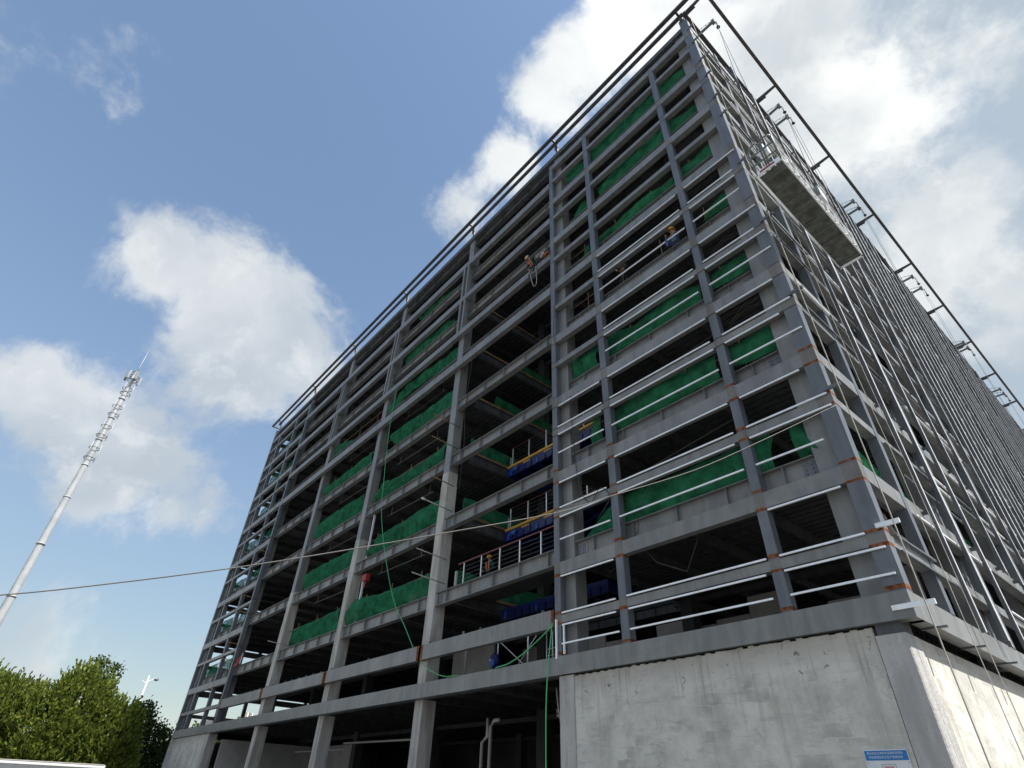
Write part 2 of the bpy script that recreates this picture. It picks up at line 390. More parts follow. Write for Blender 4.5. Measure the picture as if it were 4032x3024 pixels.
# decks -------------------------------------------------------------
VX0, VX1, VY1 = -17.6, -10.6, 8.2                 # lift void behind one bay
for k, z in enumerate(FLOOR):
    m = MB(); zt = z - .03; zb = zt - .13
    open_ = 1 <= k <= 6
    if open_:
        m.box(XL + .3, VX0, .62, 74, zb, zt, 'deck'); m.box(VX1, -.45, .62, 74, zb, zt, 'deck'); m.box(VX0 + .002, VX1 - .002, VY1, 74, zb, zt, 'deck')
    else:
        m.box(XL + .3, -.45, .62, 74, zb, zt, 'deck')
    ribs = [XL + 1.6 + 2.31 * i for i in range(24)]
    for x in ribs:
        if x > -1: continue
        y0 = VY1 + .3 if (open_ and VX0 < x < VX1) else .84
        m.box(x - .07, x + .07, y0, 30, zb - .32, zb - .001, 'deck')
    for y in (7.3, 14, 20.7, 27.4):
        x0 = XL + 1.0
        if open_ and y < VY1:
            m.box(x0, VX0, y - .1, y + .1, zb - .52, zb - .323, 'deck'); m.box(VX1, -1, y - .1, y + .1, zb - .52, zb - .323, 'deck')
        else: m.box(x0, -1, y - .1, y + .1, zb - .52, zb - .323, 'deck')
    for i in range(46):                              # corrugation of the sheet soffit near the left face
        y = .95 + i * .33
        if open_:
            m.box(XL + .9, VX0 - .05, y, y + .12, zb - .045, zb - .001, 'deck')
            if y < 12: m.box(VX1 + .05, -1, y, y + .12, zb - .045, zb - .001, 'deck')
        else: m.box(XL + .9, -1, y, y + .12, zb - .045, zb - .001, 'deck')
    m.build('roof_deck' if k == 8 else 'floor_deck', B)
    if open_:                                        # trimmers round the void
        t = MB(); t.hbeam((VX0 + .12, .8, z - .05), (VX0 + .12, VY1, z - .05), .5, .2, 'steel_dark', 6)
        t.hbeam((VX0, VY1 + .12, z - .05), (VX1, VY1 + .12, z - .05), .5, .2, 'steel_dark', 6)
        t.box(VX0 + .22, VX0 + .27, .9, VY1, z - .06, z + .06, 'pole')
        t.build('void_trimmer', B)

# floor beams behind the left face ----------------------------------
for k, z in enumerate(FLOOR[1:8]):
    for i in range(6):
        xa, xb = CX[i + 1] + .30, CX[i] - .30
        m = MB(); m.hbeam((xa, .42, z), (xb, .42, z), .60, .30, 'steel', 5)
        for xe in (xa + .02, xb - .38):
            m.box(xe, xe + .36, .395, .411, z - .5, z - .12, 'post')
            for bx in (.09, .27):
                for bz in (.43, .31, .19): m.box(xe + bx - .015, xe + bx + .015, .38, .3948, z - bz - .015, z - bz + .015, 'steel_dark')
        m.build('floor_beam', B)
# girder along the roof edge
m = MB(); m.hbeam((XL + .6, .5, 34.25), (-.5, .5, 34.25), .7, .3, 'steel_dark', 20); m.build('floor_beam', B)

# outer frame, left face ---------------------------------------------
PR = [(-.40, .0, .32), (-2.72, -2.44, .28), (-7.60, -7.30, .28), (-10.40, -10.12, .28)]
PL = [(-55.85, -55.55, .3), (-53.40, -53.12, .28), (-48.86, -48.58, .28), (-45.60, -45.32, .28)]
def post(x0, x1, dep, z0, z1, rusty, y=0.0):
    m = MB(); m.box(x0, x1, y, y + dep, z0, z1, 'post')
    for j, zz in enumerate(WIDE + NARR + [5.37]):
        is_n = zz in NARR; h = .25 if is_n else .44
        for z, e in ((zz - h - .05, .11), (zz + .04, .11)):
            if z < z0 + .02 or z + e > z1: continue
            q = rnd.random()
            if q < (rusty if zz < 18 else rusty * .45):
                low_ = zz < 12.5 and x0 > -11
                e2 = e * rnd.uniform(.5, 1.0) * (1 if low_ else .45)
                m.box(x0 - .003, x1 + .003, y - .003, y + dep + .003, z, z + e2, 'rust' if low_ else 'rust_dark')
    if rusty > .5:
        for zz in WIDE:
            if zz < z1 - .1: m.box(x0 - .002, x1 + .002, y - .002, y + dep * .6, zz - .43, zz - .01, 'joint')
        for zz in NARR[:5]: m.box(x0 - .002, x1 + .002, y - .002, y + dep * .6, zz - .24, zz - .01, 'joint')
    return m.build('facade_post', B)
for (x0, x1, d_) in PR:
    post(x0, x1, d_, 5.375, 34.7 if x0 > -1 else 33.4, .95)
for (x0, x1, d_) in PL:
    post(x0, x1, d_, 5.375, 33.4 if x0 > -55 else 34.7, .35)
def zone(posts, zt, h, nm, mt='steel', y0=.004, y1=.25):
    m = MB(); ps = sorted(posts)
    for a, b in zip(ps[:-1], ps[1:]): m.box(a[1] + .001, b[0] - .001, y0, y1, zt - h, zt, mt)
    return m.build(nm, B)
for zt in WIDE:
    zone(PR, zt, .44, 'edge_beam'); zone(PL, zt, .44, 'edge_beam')
for zt in NARR:
    zone(PR, zt, .25, 'edge_beam'); zone(PL, zt, .22, 'edge_beam')
# box beams across the open middle bays
for (zt, h) in ((22.62, .50), (25.2, .42), (28.32, .44), (31.72, .5)):
    m = MB(); xs = [-45.31, -37.25, -28.0, -18.75, -10.41]
    for a, b in zip(xs[:-1], xs[1:]): m.box(a + .012, b - .012, -.01, .25, zt - h, zt, 'steel')
    m.build('edge_beam', B)
for xa, xb in ((-45.3, -37.25), (-37.2, -28.1), (-28.0, -18.8), (-18.66, -10.42)):
    m = MB(); m.box(xa, xb, -.02, .24, 6.27, 6.85, 'steel')
    for xe in (xa, xb - .16): m.box(xe, xe + .16, -.024, .244, 6.266, 6.853, 'rust')
    for i in range(3 if xa > -30 else 9):               # lugs on top
        x = xa + .6 + i * ((xb - xa - 1.2) / (2 if xa > -30 else 8)); m.box(x - .05, x + .05, .0, .06, 6.85, 6.93, 'steel_dark')
    m.build('edge_beam', B)
for x in (-18.75, -28.0, -37.25):                       # pairs of slim hangers between the box beams
    for xx in (x - .30, x + .16):
        m = MB()
        for (za, zb) in ((25.202, 27.878), (28.322, 31.218)): m.box(xx, xx + .16, .0, .16, za, zb, 'steel')
        m.build('hanger_post', B)
# base beam
m = MB(); m.box(XL - .05, -.001, -.03, .3, 4.83, 5.37, 'steel')
m.box(XL, -.02, .3, .5, 4.83, 4.86, 'steel_dark')
m.build('base_beam', B)

# outer frame, right face --------------------------------------------
for zt, h in [(z, .44) for z in WIDE] + [(z, .25) for z in NARR]:
    m = MB(); m.box(-.27, -.004, .33, YB, zt - h, zt, 'steel'); m.build('edge_beam', B)
m = MB(); m.box(-.30, -.002, .31, YB, 4.83, 5.37, 'steel'); 
for q in range(30): m.box(-.30, .2, 1.0 + 2.4 * q, 1.08 + 2.4 * q, 4.79, 4.829, 'galv_shade')
m.build('base_beam', B)
for y in [2.65] + [v for v in CY[1:]]:
    m = MB(); m.box(-.26, .012, y - .13, y + .13, 5.375, 34.6, 'post'); m.build('facade_post', B)
for y in CY[1:9]:
    for k, z in enumerate(FLOOR[1:8]):
        if y > 22: continue
        ya = CY[CY.index(y) - 1] + .3
        m = MB(); m.hbeam((-.6, ya, z), (-.6, y - .3, z), .60, .28, 'steel', 3); m.build('floor_beam', B)
# galvanised rails and mullions
ys = []; y_ = 3.9
while y_ < 73: ys.append(y_); y_ += rnd.choice([1.0, 1.25, 1.5, 1.9, 2.4]) if y_ < 30 else rnd.choice([1.25, 1.5, 1.9])
for i, y in enumerate(ys):
    m = MB(); jit = rnd.uniform(-.05, .05); top = 34.3 + rnd.uniform(-.3, .5)
    zb_ = 5.0 + (rnd.uniform(0, .5) if rnd.random() < .7 else rnd.choice([3.1, 6.7])); top -= (0 if rnd.random() < .75 else rnd.choice([1.2, 3.3])); w_ = rnd.choice([.05, .06, .075])
    m.box(.13, .225, y + jit, y + jit + w_, zb_, top, 'galv_shade'); m.box(.2252, .24, y + jit - .004, y + jit + w_ + .004, zb_, top, 'galv')  # sides coloured dark as shade, front strip coloured bright as the sunlit face
    if i % 3 == 1: m.box(.13, .215, y + jit + .2, y + jit + .24, 5.2, top - .4, 'galv_shade'); m.box(.2152, .225, y + jit + .198, y + jit + .242, 5.2, top - .4, 'galv')
    for zt in WIDE:
        if rnd.random() < .8: m.box(-.002, .129, y + jit, y + jit + .06, zt - .2, zt - .10, 'steel_dark')
    m.build('mullion', B)
runs = []
def run(y0, za, zb, miss):
    y = y0
    while y < YB:
        L = rnd.choice([2.4, 3.0, 3.6, 6.0])
        if rnd.random() > miss: runs.append((y, min(YB, y + L - .05), za, zb, 'galv' if rnd.random() < .4 else 'galv_shade'))
        y += L
for zt, h in [(z, .44) for z in WIDE] + [(z, .25) for z in NARR]:
    run(.5 if zt < 26 else 1.6, zt - h - .10, zt - h - .05, .3)
    if h < .3: run(.5, zt + .01, zt + .06, .45)
    else: run(3.4, zt + .80, zt + .85, .55)
runs.sort(key=lambda q: q[0] + abs(q[2] - 9) * .25)
rest = MB()
for q, (ya, yb, za, zb, mt) in enumerate(runs):
    if q < 26: m = MB(); m.box(.03, .085, ya, yb, za, zb, mt); m.build('facade_rail', B)
    else: rest.box(.03, .085, ya, yb, za, zb, mt)
rest.build('facade_rail', B)['kind'] = 'stuff'
# galvanised rails on the corner bays of the left face
def lrail(xa, xb, z): 
    m = MB(); m.bar((xa, -.035, z), (xb, -.035, z), .042, .046, 'galv'); return m.build('facade_rail', B)
bays = [(-10.08, -7.62), (-7.28, -2.74), (-2.42, -.08)]
for bi, (xa, xb) in enumerate(bays):
    zmax = (16.0, 22.3, 23.5)[bi]
    lev = [5.72, NARR[0] + .05, NARR[0] - .33] + [9.20 + P * k for k in range(4)] + [z - .52 for z in WIDE[:5]] + [z + .05 for z in NARR[1:5]] + [z - .32 for z in NARR[1:5]]
    for z in sorted(lev):
        if z > zmax: continue
        if bi < 2 and abs(z - (WIDE[0] - .52)) < .01 and bi == 1: continue
        e = rnd.uniform(0, .12)
        lrail(xa + .02 + e * .3, xb - (e if bi < 2 else -.0) + (0 if bi < 2 else -rnd.choice([0, .3, .45])), z)
for k, z in enumerate([5.05] + [NARR[0] + .14] + [NARR[i] + .16 for i in range(1, 8)] + [WIDE[5] + .1, WIDE[6] + .1, WIDE[7] + .1]):   # cleats that stick out past the corner
    m = MB(); m.bar((-.12 if k else -.38, -.035, z), (rnd.uniform(.22, .46) if k else .42, -.035, z), .06, .10, 'galv' if z < 8 else ('galv_shade' if z < 20 else 'post')); m.build('corner_cleat', B)
m = MB(); m.bar((-10.3, -.04, 5.3), (-10.3, -.04, 6.5), .06, .06, 'galv'); m.bar((-9.95, -.04, 5.4), (-9.95, -.04, 6.3), .05, .05, 'galv'); m.build('facade_rail', B)

# frame of the far left end
for k, z in enumerate(FLOOR[1:8]):
    m = MB(); m.hbeam((XL + .45, .9, z), (XL + .45, 28, z), .6, .3, 'steel_dark', 8); m.build('floor_beam', B)
for zt, h in [(z, .44) for z in WIDE] + [(z, .25) for z in NARR]:
    m = MB(); m.box(XL + .005, XL + .26, .32, 28, zt - h, zt, 'steel'); m.build('edge_beam', B)
for y in (2.9, 5.1, 10.6, 17): 
    m = MB(); m.box(XL - .002, XL + .27, y - .14, y + .14, 5.375, 34, 'post'); m.build('facade_post', B)
# roof parapet rails and outriggers -----------------------------------
m = MB()
m.bar((-57.0, -.27, 35.8), (1.36, -.27, 35.8), .19, .17, 'rail_dark'); m.bar((1.27, -.36, 35.8), (1.27, 73, 35.8), .17, .17, 'rail_dark')
m.bar((-57.0, -.2, 35.8), (-57.0, 10, 35.8), .14, .14, 'rail_dark'); m.build('roof_rail', B)
m = MB()
m.bar((-56.0, .14, 35.76), (-.1, .14, 35.76), .17, .18, 'rail_dark'); m.bar((-.05, .1, 35.75), (-.05, 73, 35.75), .22, .17, 'rail_dark')
m.build('roof_rail', B)
for y in [.2] + [.6 + 6.72 * i for i in range(1, 11)]:
    m = MB()
    a, b = Vector((.05, y, 35.74)), Vector((1.2, y, 35.74))
    for s in (-1, 1): pass
    m.add([(.05, y - .06, 35.62), (.05, y + .06, 35.62), (.05, y + .06, 35.84), (.05, y - .06, 35.84), (.05, y - .12, 35.62),
           (1.19, y - .05, 35.74), (1.19, y + .05, 35.74), (1.19, y + .05, 35.86), (1.19, y - .05, 35.86)],
          [(0, 1, 6, 5), (1, 2, 7, 6), (2, 3, 8, 7), (3, 0, 5, 8)], 'rail_dark')
    m.box(.05, .55, y - .12, y + .12, 35.60, 35.64, 'rail_dark')
    m.build('roof_outrigger', B)
for x in CX[1:] + [-.3]:
    m = MB(); m.bar((x, .45, 34.3), (x, .12, 35.7), .14, .14, 'rail_dark'); m.bar((x, .14, 35.78), (x, -.27, 35.8), .12, .12, 'rail_dark')
    m.bar((x - .16, .2, 35.3), (x + .16, .2, 35.3), .05, .25, 'steel'); m.build('roof_outrigger', B)
m = MB(); m.box(XL, -.3, .12, .55, 34.18, 34.55, 'steel_dark'); m.box(-.5, -.05, .6, 73, 34.2, 34.36, 'steel_dark'); m.build('roof_edge_trim', B)

# ground floor walls ---------------------------------------------------
m = MB(); m.box(-9.64, -.92, .06, .30, 0, 4.70, 'wall')
for q in range(58):                                   # ragged top edge under the base beam
    xa = -9.64 + q * .1503; m.box(xa, xa + .1503, .06 + .0004 * (q % 3), .2995, 4.7002, 4.755 + .05 * abs(noise.noise(Vector((q * .37, 2, 1)))) + .02 * (q % 2), 'wall')
m.build('ground_wall', B)
m = MB(); m.box(-.60, -.36, .75, 73.5, 0, 4.62, 'wall'); m.build('ground_wall', B)
m = MB(); m.box(-56.3, -46.62, .06, .3, 0, 4.80, 'wall'); m.build('ground_wall', B)
m = MB(); m.box(-56.3, -56.05, .31, 30, 0, 4.80, 'wall'); m.build('ground_wall', B)
m = MB(); m.box(-46.61, -46.0, .06, .66, 0, 4.81, 'ground_conc'); m.build('ground_column', B)
m = MB(); m.box(-10.27, -9.645, .03, .66, 0, 4.80, 'ground_conc'); m.build('ground_column', B)
# corner column with a chamfered edge and its steel bearing block
m = MB(); c = .025
pl = [(-.898, .03), (-.32 - c, .03), (-.32, .03 + c), (-.32, .70), (-.898, .70)]
n = len(pl); m.add([(x, y, 0) for x, y in pl] + [(x, y, 4.60) for x, y in pl], [(i, (i + 1) % n, n + (i + 1) % n, n + i) for i in range(n)] + [tuple(range(n, 2 * n))], 'pier')
col_ = m.build('ground_column', B)
m = MB(); m.box(-.86, -.36, .08, .6, 4.60, 4.83, 'steel_dark'); m.build('bearing_block', col_)
# inner partitions
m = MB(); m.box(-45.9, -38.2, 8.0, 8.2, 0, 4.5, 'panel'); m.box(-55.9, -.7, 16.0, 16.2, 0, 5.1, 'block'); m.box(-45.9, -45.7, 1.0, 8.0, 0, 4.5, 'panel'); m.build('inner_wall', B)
for x in range(19):
    xa = -30.2 + x * 1.5
    if x in (5, 11): continue
    m = MB(); m.box(xa, xa + 1.47, 8.0, 8.1, 5.42, 7.55 + .5 * ((x * 7) % 3 == 0) + .12 * ((x * 5) % 4), 'panel'); m.build('partition_panel', B)
m = MB(); m.box(-.98, -.93, 1.0, 2.0, 5.42, 7.7, 'panel'); m.build('partition_panel', B)
m = MB(); m.box(-24.9, -21.2, 6.0, 6.1, 5.42, 8.6, 'panel')
m.build('partition_panel', B)
m = MB()
for k in range(8):
    z0, z1 = FLOOR[k], FLOOR[k + 1] - .2
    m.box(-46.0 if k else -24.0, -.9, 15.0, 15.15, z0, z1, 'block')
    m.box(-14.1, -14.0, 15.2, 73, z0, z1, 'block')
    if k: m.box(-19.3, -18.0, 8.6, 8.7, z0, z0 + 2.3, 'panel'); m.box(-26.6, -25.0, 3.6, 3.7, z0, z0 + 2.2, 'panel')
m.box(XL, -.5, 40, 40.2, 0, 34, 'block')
m.build('inner_wall', B)
# pipes under the ceilings
def pipe(pts, r=.07, mt='pvc', n=8): 
    m = MB(); m.tube(pts, r, mt, n); return m.build('pipe', B)
pipe([(-16.6, 2.0, 1.0), (-16.6, 2.0, 3.4), (-16.3, 2.0, 3.6), (-16.3, 2.0, 4.2)]); pipe([(-16.1, 2.0, .5), (-16.1, 2.0, 3.9), (-15.9, 2.0, 4.1), (-15.6, 2.0, 4.1)])
pipe([(-13.0, 2.6, 4.35), (-13.0, 2.6, 4.15), (-12.4, 2.6, 4.1), (-7.5, 2.9, 4.05)], .06)
pipe([(-30.5, 3, 3.9), (-22, 3, 3.8)], .05); pipe([(-38, 3.4, 3.7), (-31, 3.4, 3.65)], .04)
pipe([(-.75, 2.4, 9.0), (-.7, 2.6, 8.2), (-.6, 2.9, 7.55), (-.42, 3.7, 7.3), (-.42, 4.6, 7.25)], .09)
pipe([(-.8, 2.8, 12.4), (-.7, 3.0, 11.6), (-.55, 3.5, 11.1), (-.5, 4.3, 11.0)], .08)
pipe([(-.9, 9.6, 9.0), (-.8, 9.9, 8.4), (-.7, 10.6, 8.2)], .09)
pipe([(-17.6, 1.4, 7.5), (-17.6, 1.4, 6.9), (-17.3, 1.4, 6.8), (-17.3, 1.4, 5.6)], .06)
for k, z in enumerate(FLOOR[1:6]):
    for (xa, xb) in ((-26.0, -21.0), (-34.5, -29.5)):
        m = MB(); m.bar((xa, 1.0, z + 2.62 + .1), (xb, 1.0, z + 2.62), .035, .035, 'cable'); m.bar((xa + .4, 1.0, z + 2.7), (xa + .4, 1.0, z + 3.2), .02, .02, 'pvc'); m.bar((xb - .4, 1.0, z + 2.65), (xb - .4, 1.0, z + 3.2), .02, .02, 'pvc')
        m.build('conduit', B)
    m = MB(); m.tube([(-7.1, .9, z + 1.9), (-4.8, .9, z + 2.2), (-2.8, .9, z + 2.45)], .013, 'cable', 5)
    if k in (1, 2): m.tube([(-2.4, .7, z + 2.25), (-1.7, .7, z + 2.75), (-1.4, .7, z + 2.62), (-1.1, .7, z + 2.8), (-.75, .6, z + 2.7)], .014, 'cable', 5)
    if k in (1, 2): m.tube([(-2.4, .75, z + 2.2), (-1.7, .75, z + 2.62), (-1.35, .75, z + 2.5), (-.75, .65, z + 2.65)], .012, 'cable', 5)
    m.build('conduit', B)
m = MB(); m.tube([(-7.0, .5, 8.4), (-6.4, .5, 7.6), (-5.4, .5, 7.1), (-4.9, .5, 7.9), (-4.8, .5, 8.5)], .018, 'wire', 5); m.tube([(-8.6, .6, 8.3), (-8.4, .6, 7.8), (-8.0, .6, 7.9), (-7.9, .6, 8.3)], .016, 'wire', 5); m.build('conduit', B)

m = MB(); m.box(-17.598, -10.602, .62, 2.6, FLOOR[1] - .17, FLOOR[1] - .03, 'deck'); m.build('floor_deck', B)

# ------------------------------------------------------------------ green debris nets
def lerp_poly(pl, t):
    """point at fraction t of x-extent along a polyline"""
    L = [0]
    for a, b in zip(pl[:-1], pl[1:]): L.append(L[-1] + math.hypot(b[0] - a[0], b[1] - a[1]))
    s = t * L[-1]
    for i in range(len(pl) - 1):
        if s <= L[i + 1] + 1e-9:
            u = (s - L[i]) / max(1e-6, L[i + 1] - L[i]); return (pl[i][0] + (pl[i + 1][0] - pl[i][0]) * u, pl[i][1] + (pl[i + 1][1] - pl[i][1]) * u)
    return pl[-1]

def net(top, bot, label, y=.5, mt='net', amp=.055, seed=0, axis='x', rows=9):
    L = max(abs(top[-1][0] - top[0][0]), .6); n = max(8, int(L / .11)); vs = []; fs = []
    r = random.Random(seed); k1, k2, ph = r.uniform(1.6, 3.6), r.uniform(5, 9), r.uniform(0, 6)
    for i in range(n + 1):
        t = i / n; a = lerp_poly(top, t); b = lerp_poly(bot, t)
        for j in range(rows + 1):
            s = j / rows
            x = a[0] + (b[0] - a[0]) * s; z = a[1] + (b[1] - a[1]) * s
            q = noise.noise(Vector((x * .9 + seed * 3.1, z * .5, 1.7))); q2 = noise.noise(Vector((x * 2.3 + z * 1.1, seed * 5.0, z * .35)))
            slack = math.sin(s * math.pi) ** .7
            fo = 1 - 2 * abs(math.sin(k1 * .5 * (x + .8 * z) + ph + 2.2 * q)) ** .7; fo2 = 1 - 2 * abs(math.sin(k2 * .5 * (x - .3 * z * (seed % 2) + .45 * z) + 3 * q2)) ** .6
            dy = amp * (fo * .8 + fo2 * .5 * (.5 + q2) + q * 1.6) * (.4 + slack) - slack * .07
            dz = (noise.noise(Vector((x * 1.7, seed * 2.0, 4.0))) * .035) * (1 - s)
            if j == rows: dz += noise.noise(Vector((x * 2.2, seed * 7.0, 9.0))) * .025
            vs.append((x, y + dy, z + dz) if axis == 'x' else (y + dy, x, z + dz))
    for i in range(n):
        for j in range(rows):
            a = i * (rows + 1) + j; fs.append((a, a + 1, a + rows + 2, a + rows + 1))
    m = MB(); m.add(vs, fs, mt, True); o = m.build('debris_net')
    return tag(o, label, 'safety net', 'green debris nets hung along the floor edges')

ROW = ['', 'lowest', 'second', 'third', 'fourth', 'fifth', 'sixth', 'highest']
NETS = [
 (1,'long net behind the second and third posts from the corner',[(-9.33,9.19),(-8.41,9.78),(-8.04,10.01),(-7.56,10.15),(-6.38,10.21),(-5.18,10.18),(-3.01,10.23)],[(-9.33,9.15),(-8.1,9.16),(-3.07,9.16)]),
 (1,'short torn net just left of the dark gap by the corner',[(-3.18,10.17),(-2.56,10.42),(-1.91,10.22),(-2.11,9.79)],[(-3.1,9.09),(-2.12,9.22)]),
 (1,'small crumpled net tied to the corner column',[(-1.46,10.14),(-1.22,10.28),(-1.02,10.07),(-0.94,9.62),(-0.82,9.21)],[(-1.38,9.2),(-0.83,9.16)]),
 (2,'narrow net in the bay beside the lift opening',[(-8.41,13.99),(-8.02,13.88)],[(-8.68,12.81),(-8.07,12.67)]),
 (2,'wide net of the middle grid bay',[(-7.53,13.75),(-6.72,13.87),(-5.73,13.98),(-4.43,13.88),(-3.0,13.79)],[(-7.51,12.81),(-3.02,12.8)]),
 (2,'bright folded net by the corner column',[(-2.59,13.78),(-1.79,13.81),(-1.02,13.88),(-0.81,13.54),(-0.82,12.84)],[(-2.62,13.02),(-1.75,12.87),(-0.82,12.81)]),
 (3,'short net in the bay beside the lift opening',[(-9.65,17.53),(-9.02,17.42),(-8.0,17.41)],[(-9.65,16.55),(-8.03,16.31)]),
 (3,'wide net of the middle grid bay',[(-7.47,17.49),(-7.14,17.6),(-6.06,17.31),(-4.89,17.43),(-3.78,17.52),(-2.97,17.22)],[(-7.44,16.48),(-3.02,16.32)]),
 (3,'smooth net by the corner column',[(-2.45,17.33),(-1.6,17.35),(-0.84,17.31),(-0.8,16.86),(-0.8,16.56)],[(-2.55,16.53),(-0.83,16.44)]),
 (4,'sloping triangular net by the corner column, right of the seated worker',[(-2.1,20.13),(-1.7,20.68),(-1.23,20.93),(-0.84,20.95),(-0.73,20.38)],[(-2.11,20.07),(-0.78,20.18)]),
 (5,'tiny net scrap in the bay beside the lift opening',[(-8.38,24.35),(-7.95,24.24)],[(-8.36,23.48),(-7.91,23.45)]),
 (5,'low net of the middle grid bay',[(-7.46,24.07),(-7.01,23.96),(-5.87,24.36),(-4.15,24.33),(-2.91,24.12)],[(-7.47,23.55),(-2.98,23.53)]),
 (5,'bunched net by the corner column',[(-2.56,24.37),(-1.73,24.34),(-1.02,24.53),(-0.76,23.8)],[(-2.6,23.59),(-0.77,23.55)]),
 (6,'small peaked net in the bay beside the lift opening',[(-8.96,27.51),(-8.4,28.15),(-7.94,27.91)],[(-8.86,27.1),(-7.97,27.1)]),
 (6,'long net running to the corner column',[(-7.21,28.12),(-6.37,28.32),(-4.93,28.6),(-3.85,28.82),(-2.51,28.38),(-1.66,27.96),(-0.81,27.76)],[(-7.07,27.3),(-2.79,27.29),(-0.76,27.2)]),
 (7,'long net running to the corner column',[(-9.41,32.14),(-7.81,31.78),(-7.33,32.14),(-4.96,32.39),(-2.89,31.87),(-2.49,32.02),(-0.68,31.39)],[(-9.35,31.0),(-7.35,30.72),(-2.96,30.84),(-0.75,30.94)]),
 (1,'net of the second open bay, lapping the column at its left',[(-28.95,9.61),(-27.04,10.58),(-24.48,10.27),(-22.27,10.25),(-20.59,10.21),(-19.04,10.28)],[(-28.42,9.18),(-19.0,9.08)]),
 (2,'gathered net of the second open bay, gap at its left',[(-26.71,12.94),(-25.69,13.93),(-23.13,13.95),(-21.97,14.04),(-20.12,14.12),(-19.19,14.04)],[(-26.63,12.81),(-19.25,12.83)]),
 (3,'net of the second open bay',[(-27.27,17.04),(-26.35,17.64),(-24.25,17.28),(-20.92,17.26),(-19.23,17.63)],[(-27.23,16.47),(-19.23,16.41)]),
 (4,'net of the second open bay, under the long box beam',[(-26.55,21.23),(-24.81,21.38),(-22.62,21.16),(-20.93,21.17),(-19.14,21.21)],[(-25.71,20.12),(-19.21,19.83)]),
 (5,'ragged net of the second open bay, tail over the beam',[(-27.5,24.3),(-26.4,25.0),(-23.67,24.92),(-22.2,24.79),(-20.96,24.63),(-19.21,24.64)],[(-27.6,23.2),(-26.2,23.3),(-25.54,23.9),(-23.69,23.86),(-20.9,23.64),(-19.08,23.6)]),
 (6,'wavy thin net of the second open bay',[(-26.64,28.23),(-24.78,28.44),(-22.71,28.05),(-21.18,28.05),(-20.27,27.7)],[(-26.44,27.4),(-24.52,27.28),(-21.32,26.95),(-20.17,26.99)]),
 (7,'leaning net of the second open bay',[(-25.5,31.63),(-24.15,31.83),(-22.67,31.42),(-20.87,31.18)],[(-25.25,31.0),(-23.45,30.65),(-20.77,30.53)]),
 (1,'net of the third open bay, pinched at its left end',[(-35.62,9.23),(-35.5,10.22),(-31.69,10.29),(-28.76,10.39)],[(-35.4,9.15),(-28.46,8.98)]),
 (2,'net of the third open bay',[(-36.36,13.92),(-33.24,14.02),(-28.85,13.92)],[(-35.61,12.71),(-28.47,12.8)]),
 (3,'net of the third open bay',[(-36.56,17.55),(-35.68,17.73),(-32.24,17.83),(-28.97,17.71)],[(-36.04,16.45),(-28.5,16.33)]),
 (4,'net of the third open bay',[(-36.51,20.9),(-33.09,20.95),(-28.68,20.99)],[(-36.2,20.0),(-28.57,19.88)]),
 (5,'short sloping net of the third open bay',[(-36.99,23.81),(-36.14,24.62),(-33.02,23.81)],[(-36.63,23.48),(-32.84,23.39)]),
]
for i, (row, what, top, bot) in enumerate(NETS):
    net(top, bot, '%s row: green %s' % (ROW[row], what), seed=i, amp=.095 if row < 6 else .07)
LN = [(1,-54.25,-50.3,1.0),(1,-49.4,-46.6,.95),(2,-54.1,-50.5,1.1),(2,-49.5,-46.6,1.05),(3,-54.0,-50.4,.95),(4,-53.8,-50.5,1.1),(5,-53.7,-50.5,.95),(6,-53.4,-46.8,1.0),(3,-49.4,-46.8,1.0),(4,-49.3,-46.8,1.0),(7,-53,-46.8,.9)]
for i, (k, xa, xb, h) in enumerate(LN):
    z = FLOOR[k]
    net([(xa, z + h * .35), (xa + .35, z + h), (xb, z + h * .9)], [(xa, z + .02), (xb, z + .02)],
        '%s row: thin see-through green net at the far left end, %s' % (ROW[k], 'outer half' if xb < -50 else ('whole width' if xa < -52 else 'inner half')), y=.52, mt='net_thin', seed=40 + i, amp=.1)
# nets across the ends of decks, running into the building
for i, (k, x, ya, yb, h) in enumerate([(1, -17.75, .9, 7.6, 1.05), (2, -17.75, .9, 6.4, 1.15), (3, -17.75, 1.0, 6.8, 1.1), (4, -17.75, 2.5, 8.0, 1.1), (5, -17.75, 4.0, 8.2, 1.1)]):
    z = FLOOR[k]
    net([(ya, z + h), (ya + (yb - ya) * .4, z + h * .93), (yb, z + h)], [(ya, z + .03), (yb, z + .03)],
        '%s row: green net running inwards along the lift opening' % ROW[k], y=x, axis='y', seed=60 + i)
for i, (k, xa, xb) in enumerate([(1, -44.2, -38.6), (2, -44, -38.4), (3, -44.4, -38.2), (4, -44, -38.5), (5, -44.2, -38), (1, -36.2, -31)]):
    z = FLOOR[k] + (.2 if i == 0 else 0)
    net([(xa, z + 1.2), ((xa + xb) / 2, z + 1.3), (xb, z + 1.1)], [(xa, z + .5 if i == 0 else z), (xb, z + .1)],
        '%s row: dim green net deep inside the %s open bay' % (ROW[k], 'third' if i == 5 else 'leftmost'), y=7.0, seed=70 + i)
for i, (y0, y1, k) in enumerate([(1.0, 6.6, 1), (8.4, 10.4, 2), (1.5, 6, 4), (9.2, 12.6, 1)]):
    z = FLOOR[k]
    net([(y0, z + 1.25), ((y0 + y1) / 2, z + .8), (y1, z + .55)], [(y0, z + .02), (y1, z + .02)], ['green net on the sunny right face just past the corner post, lowest row', 'green net behind mullions on the sunny right face, second row', 'green net near the corner on the sunny right face, fourth row', 'green net between close mullions on the sunny right face, lowest row'][i], y=-.62, axis='y', seed=80 + i)

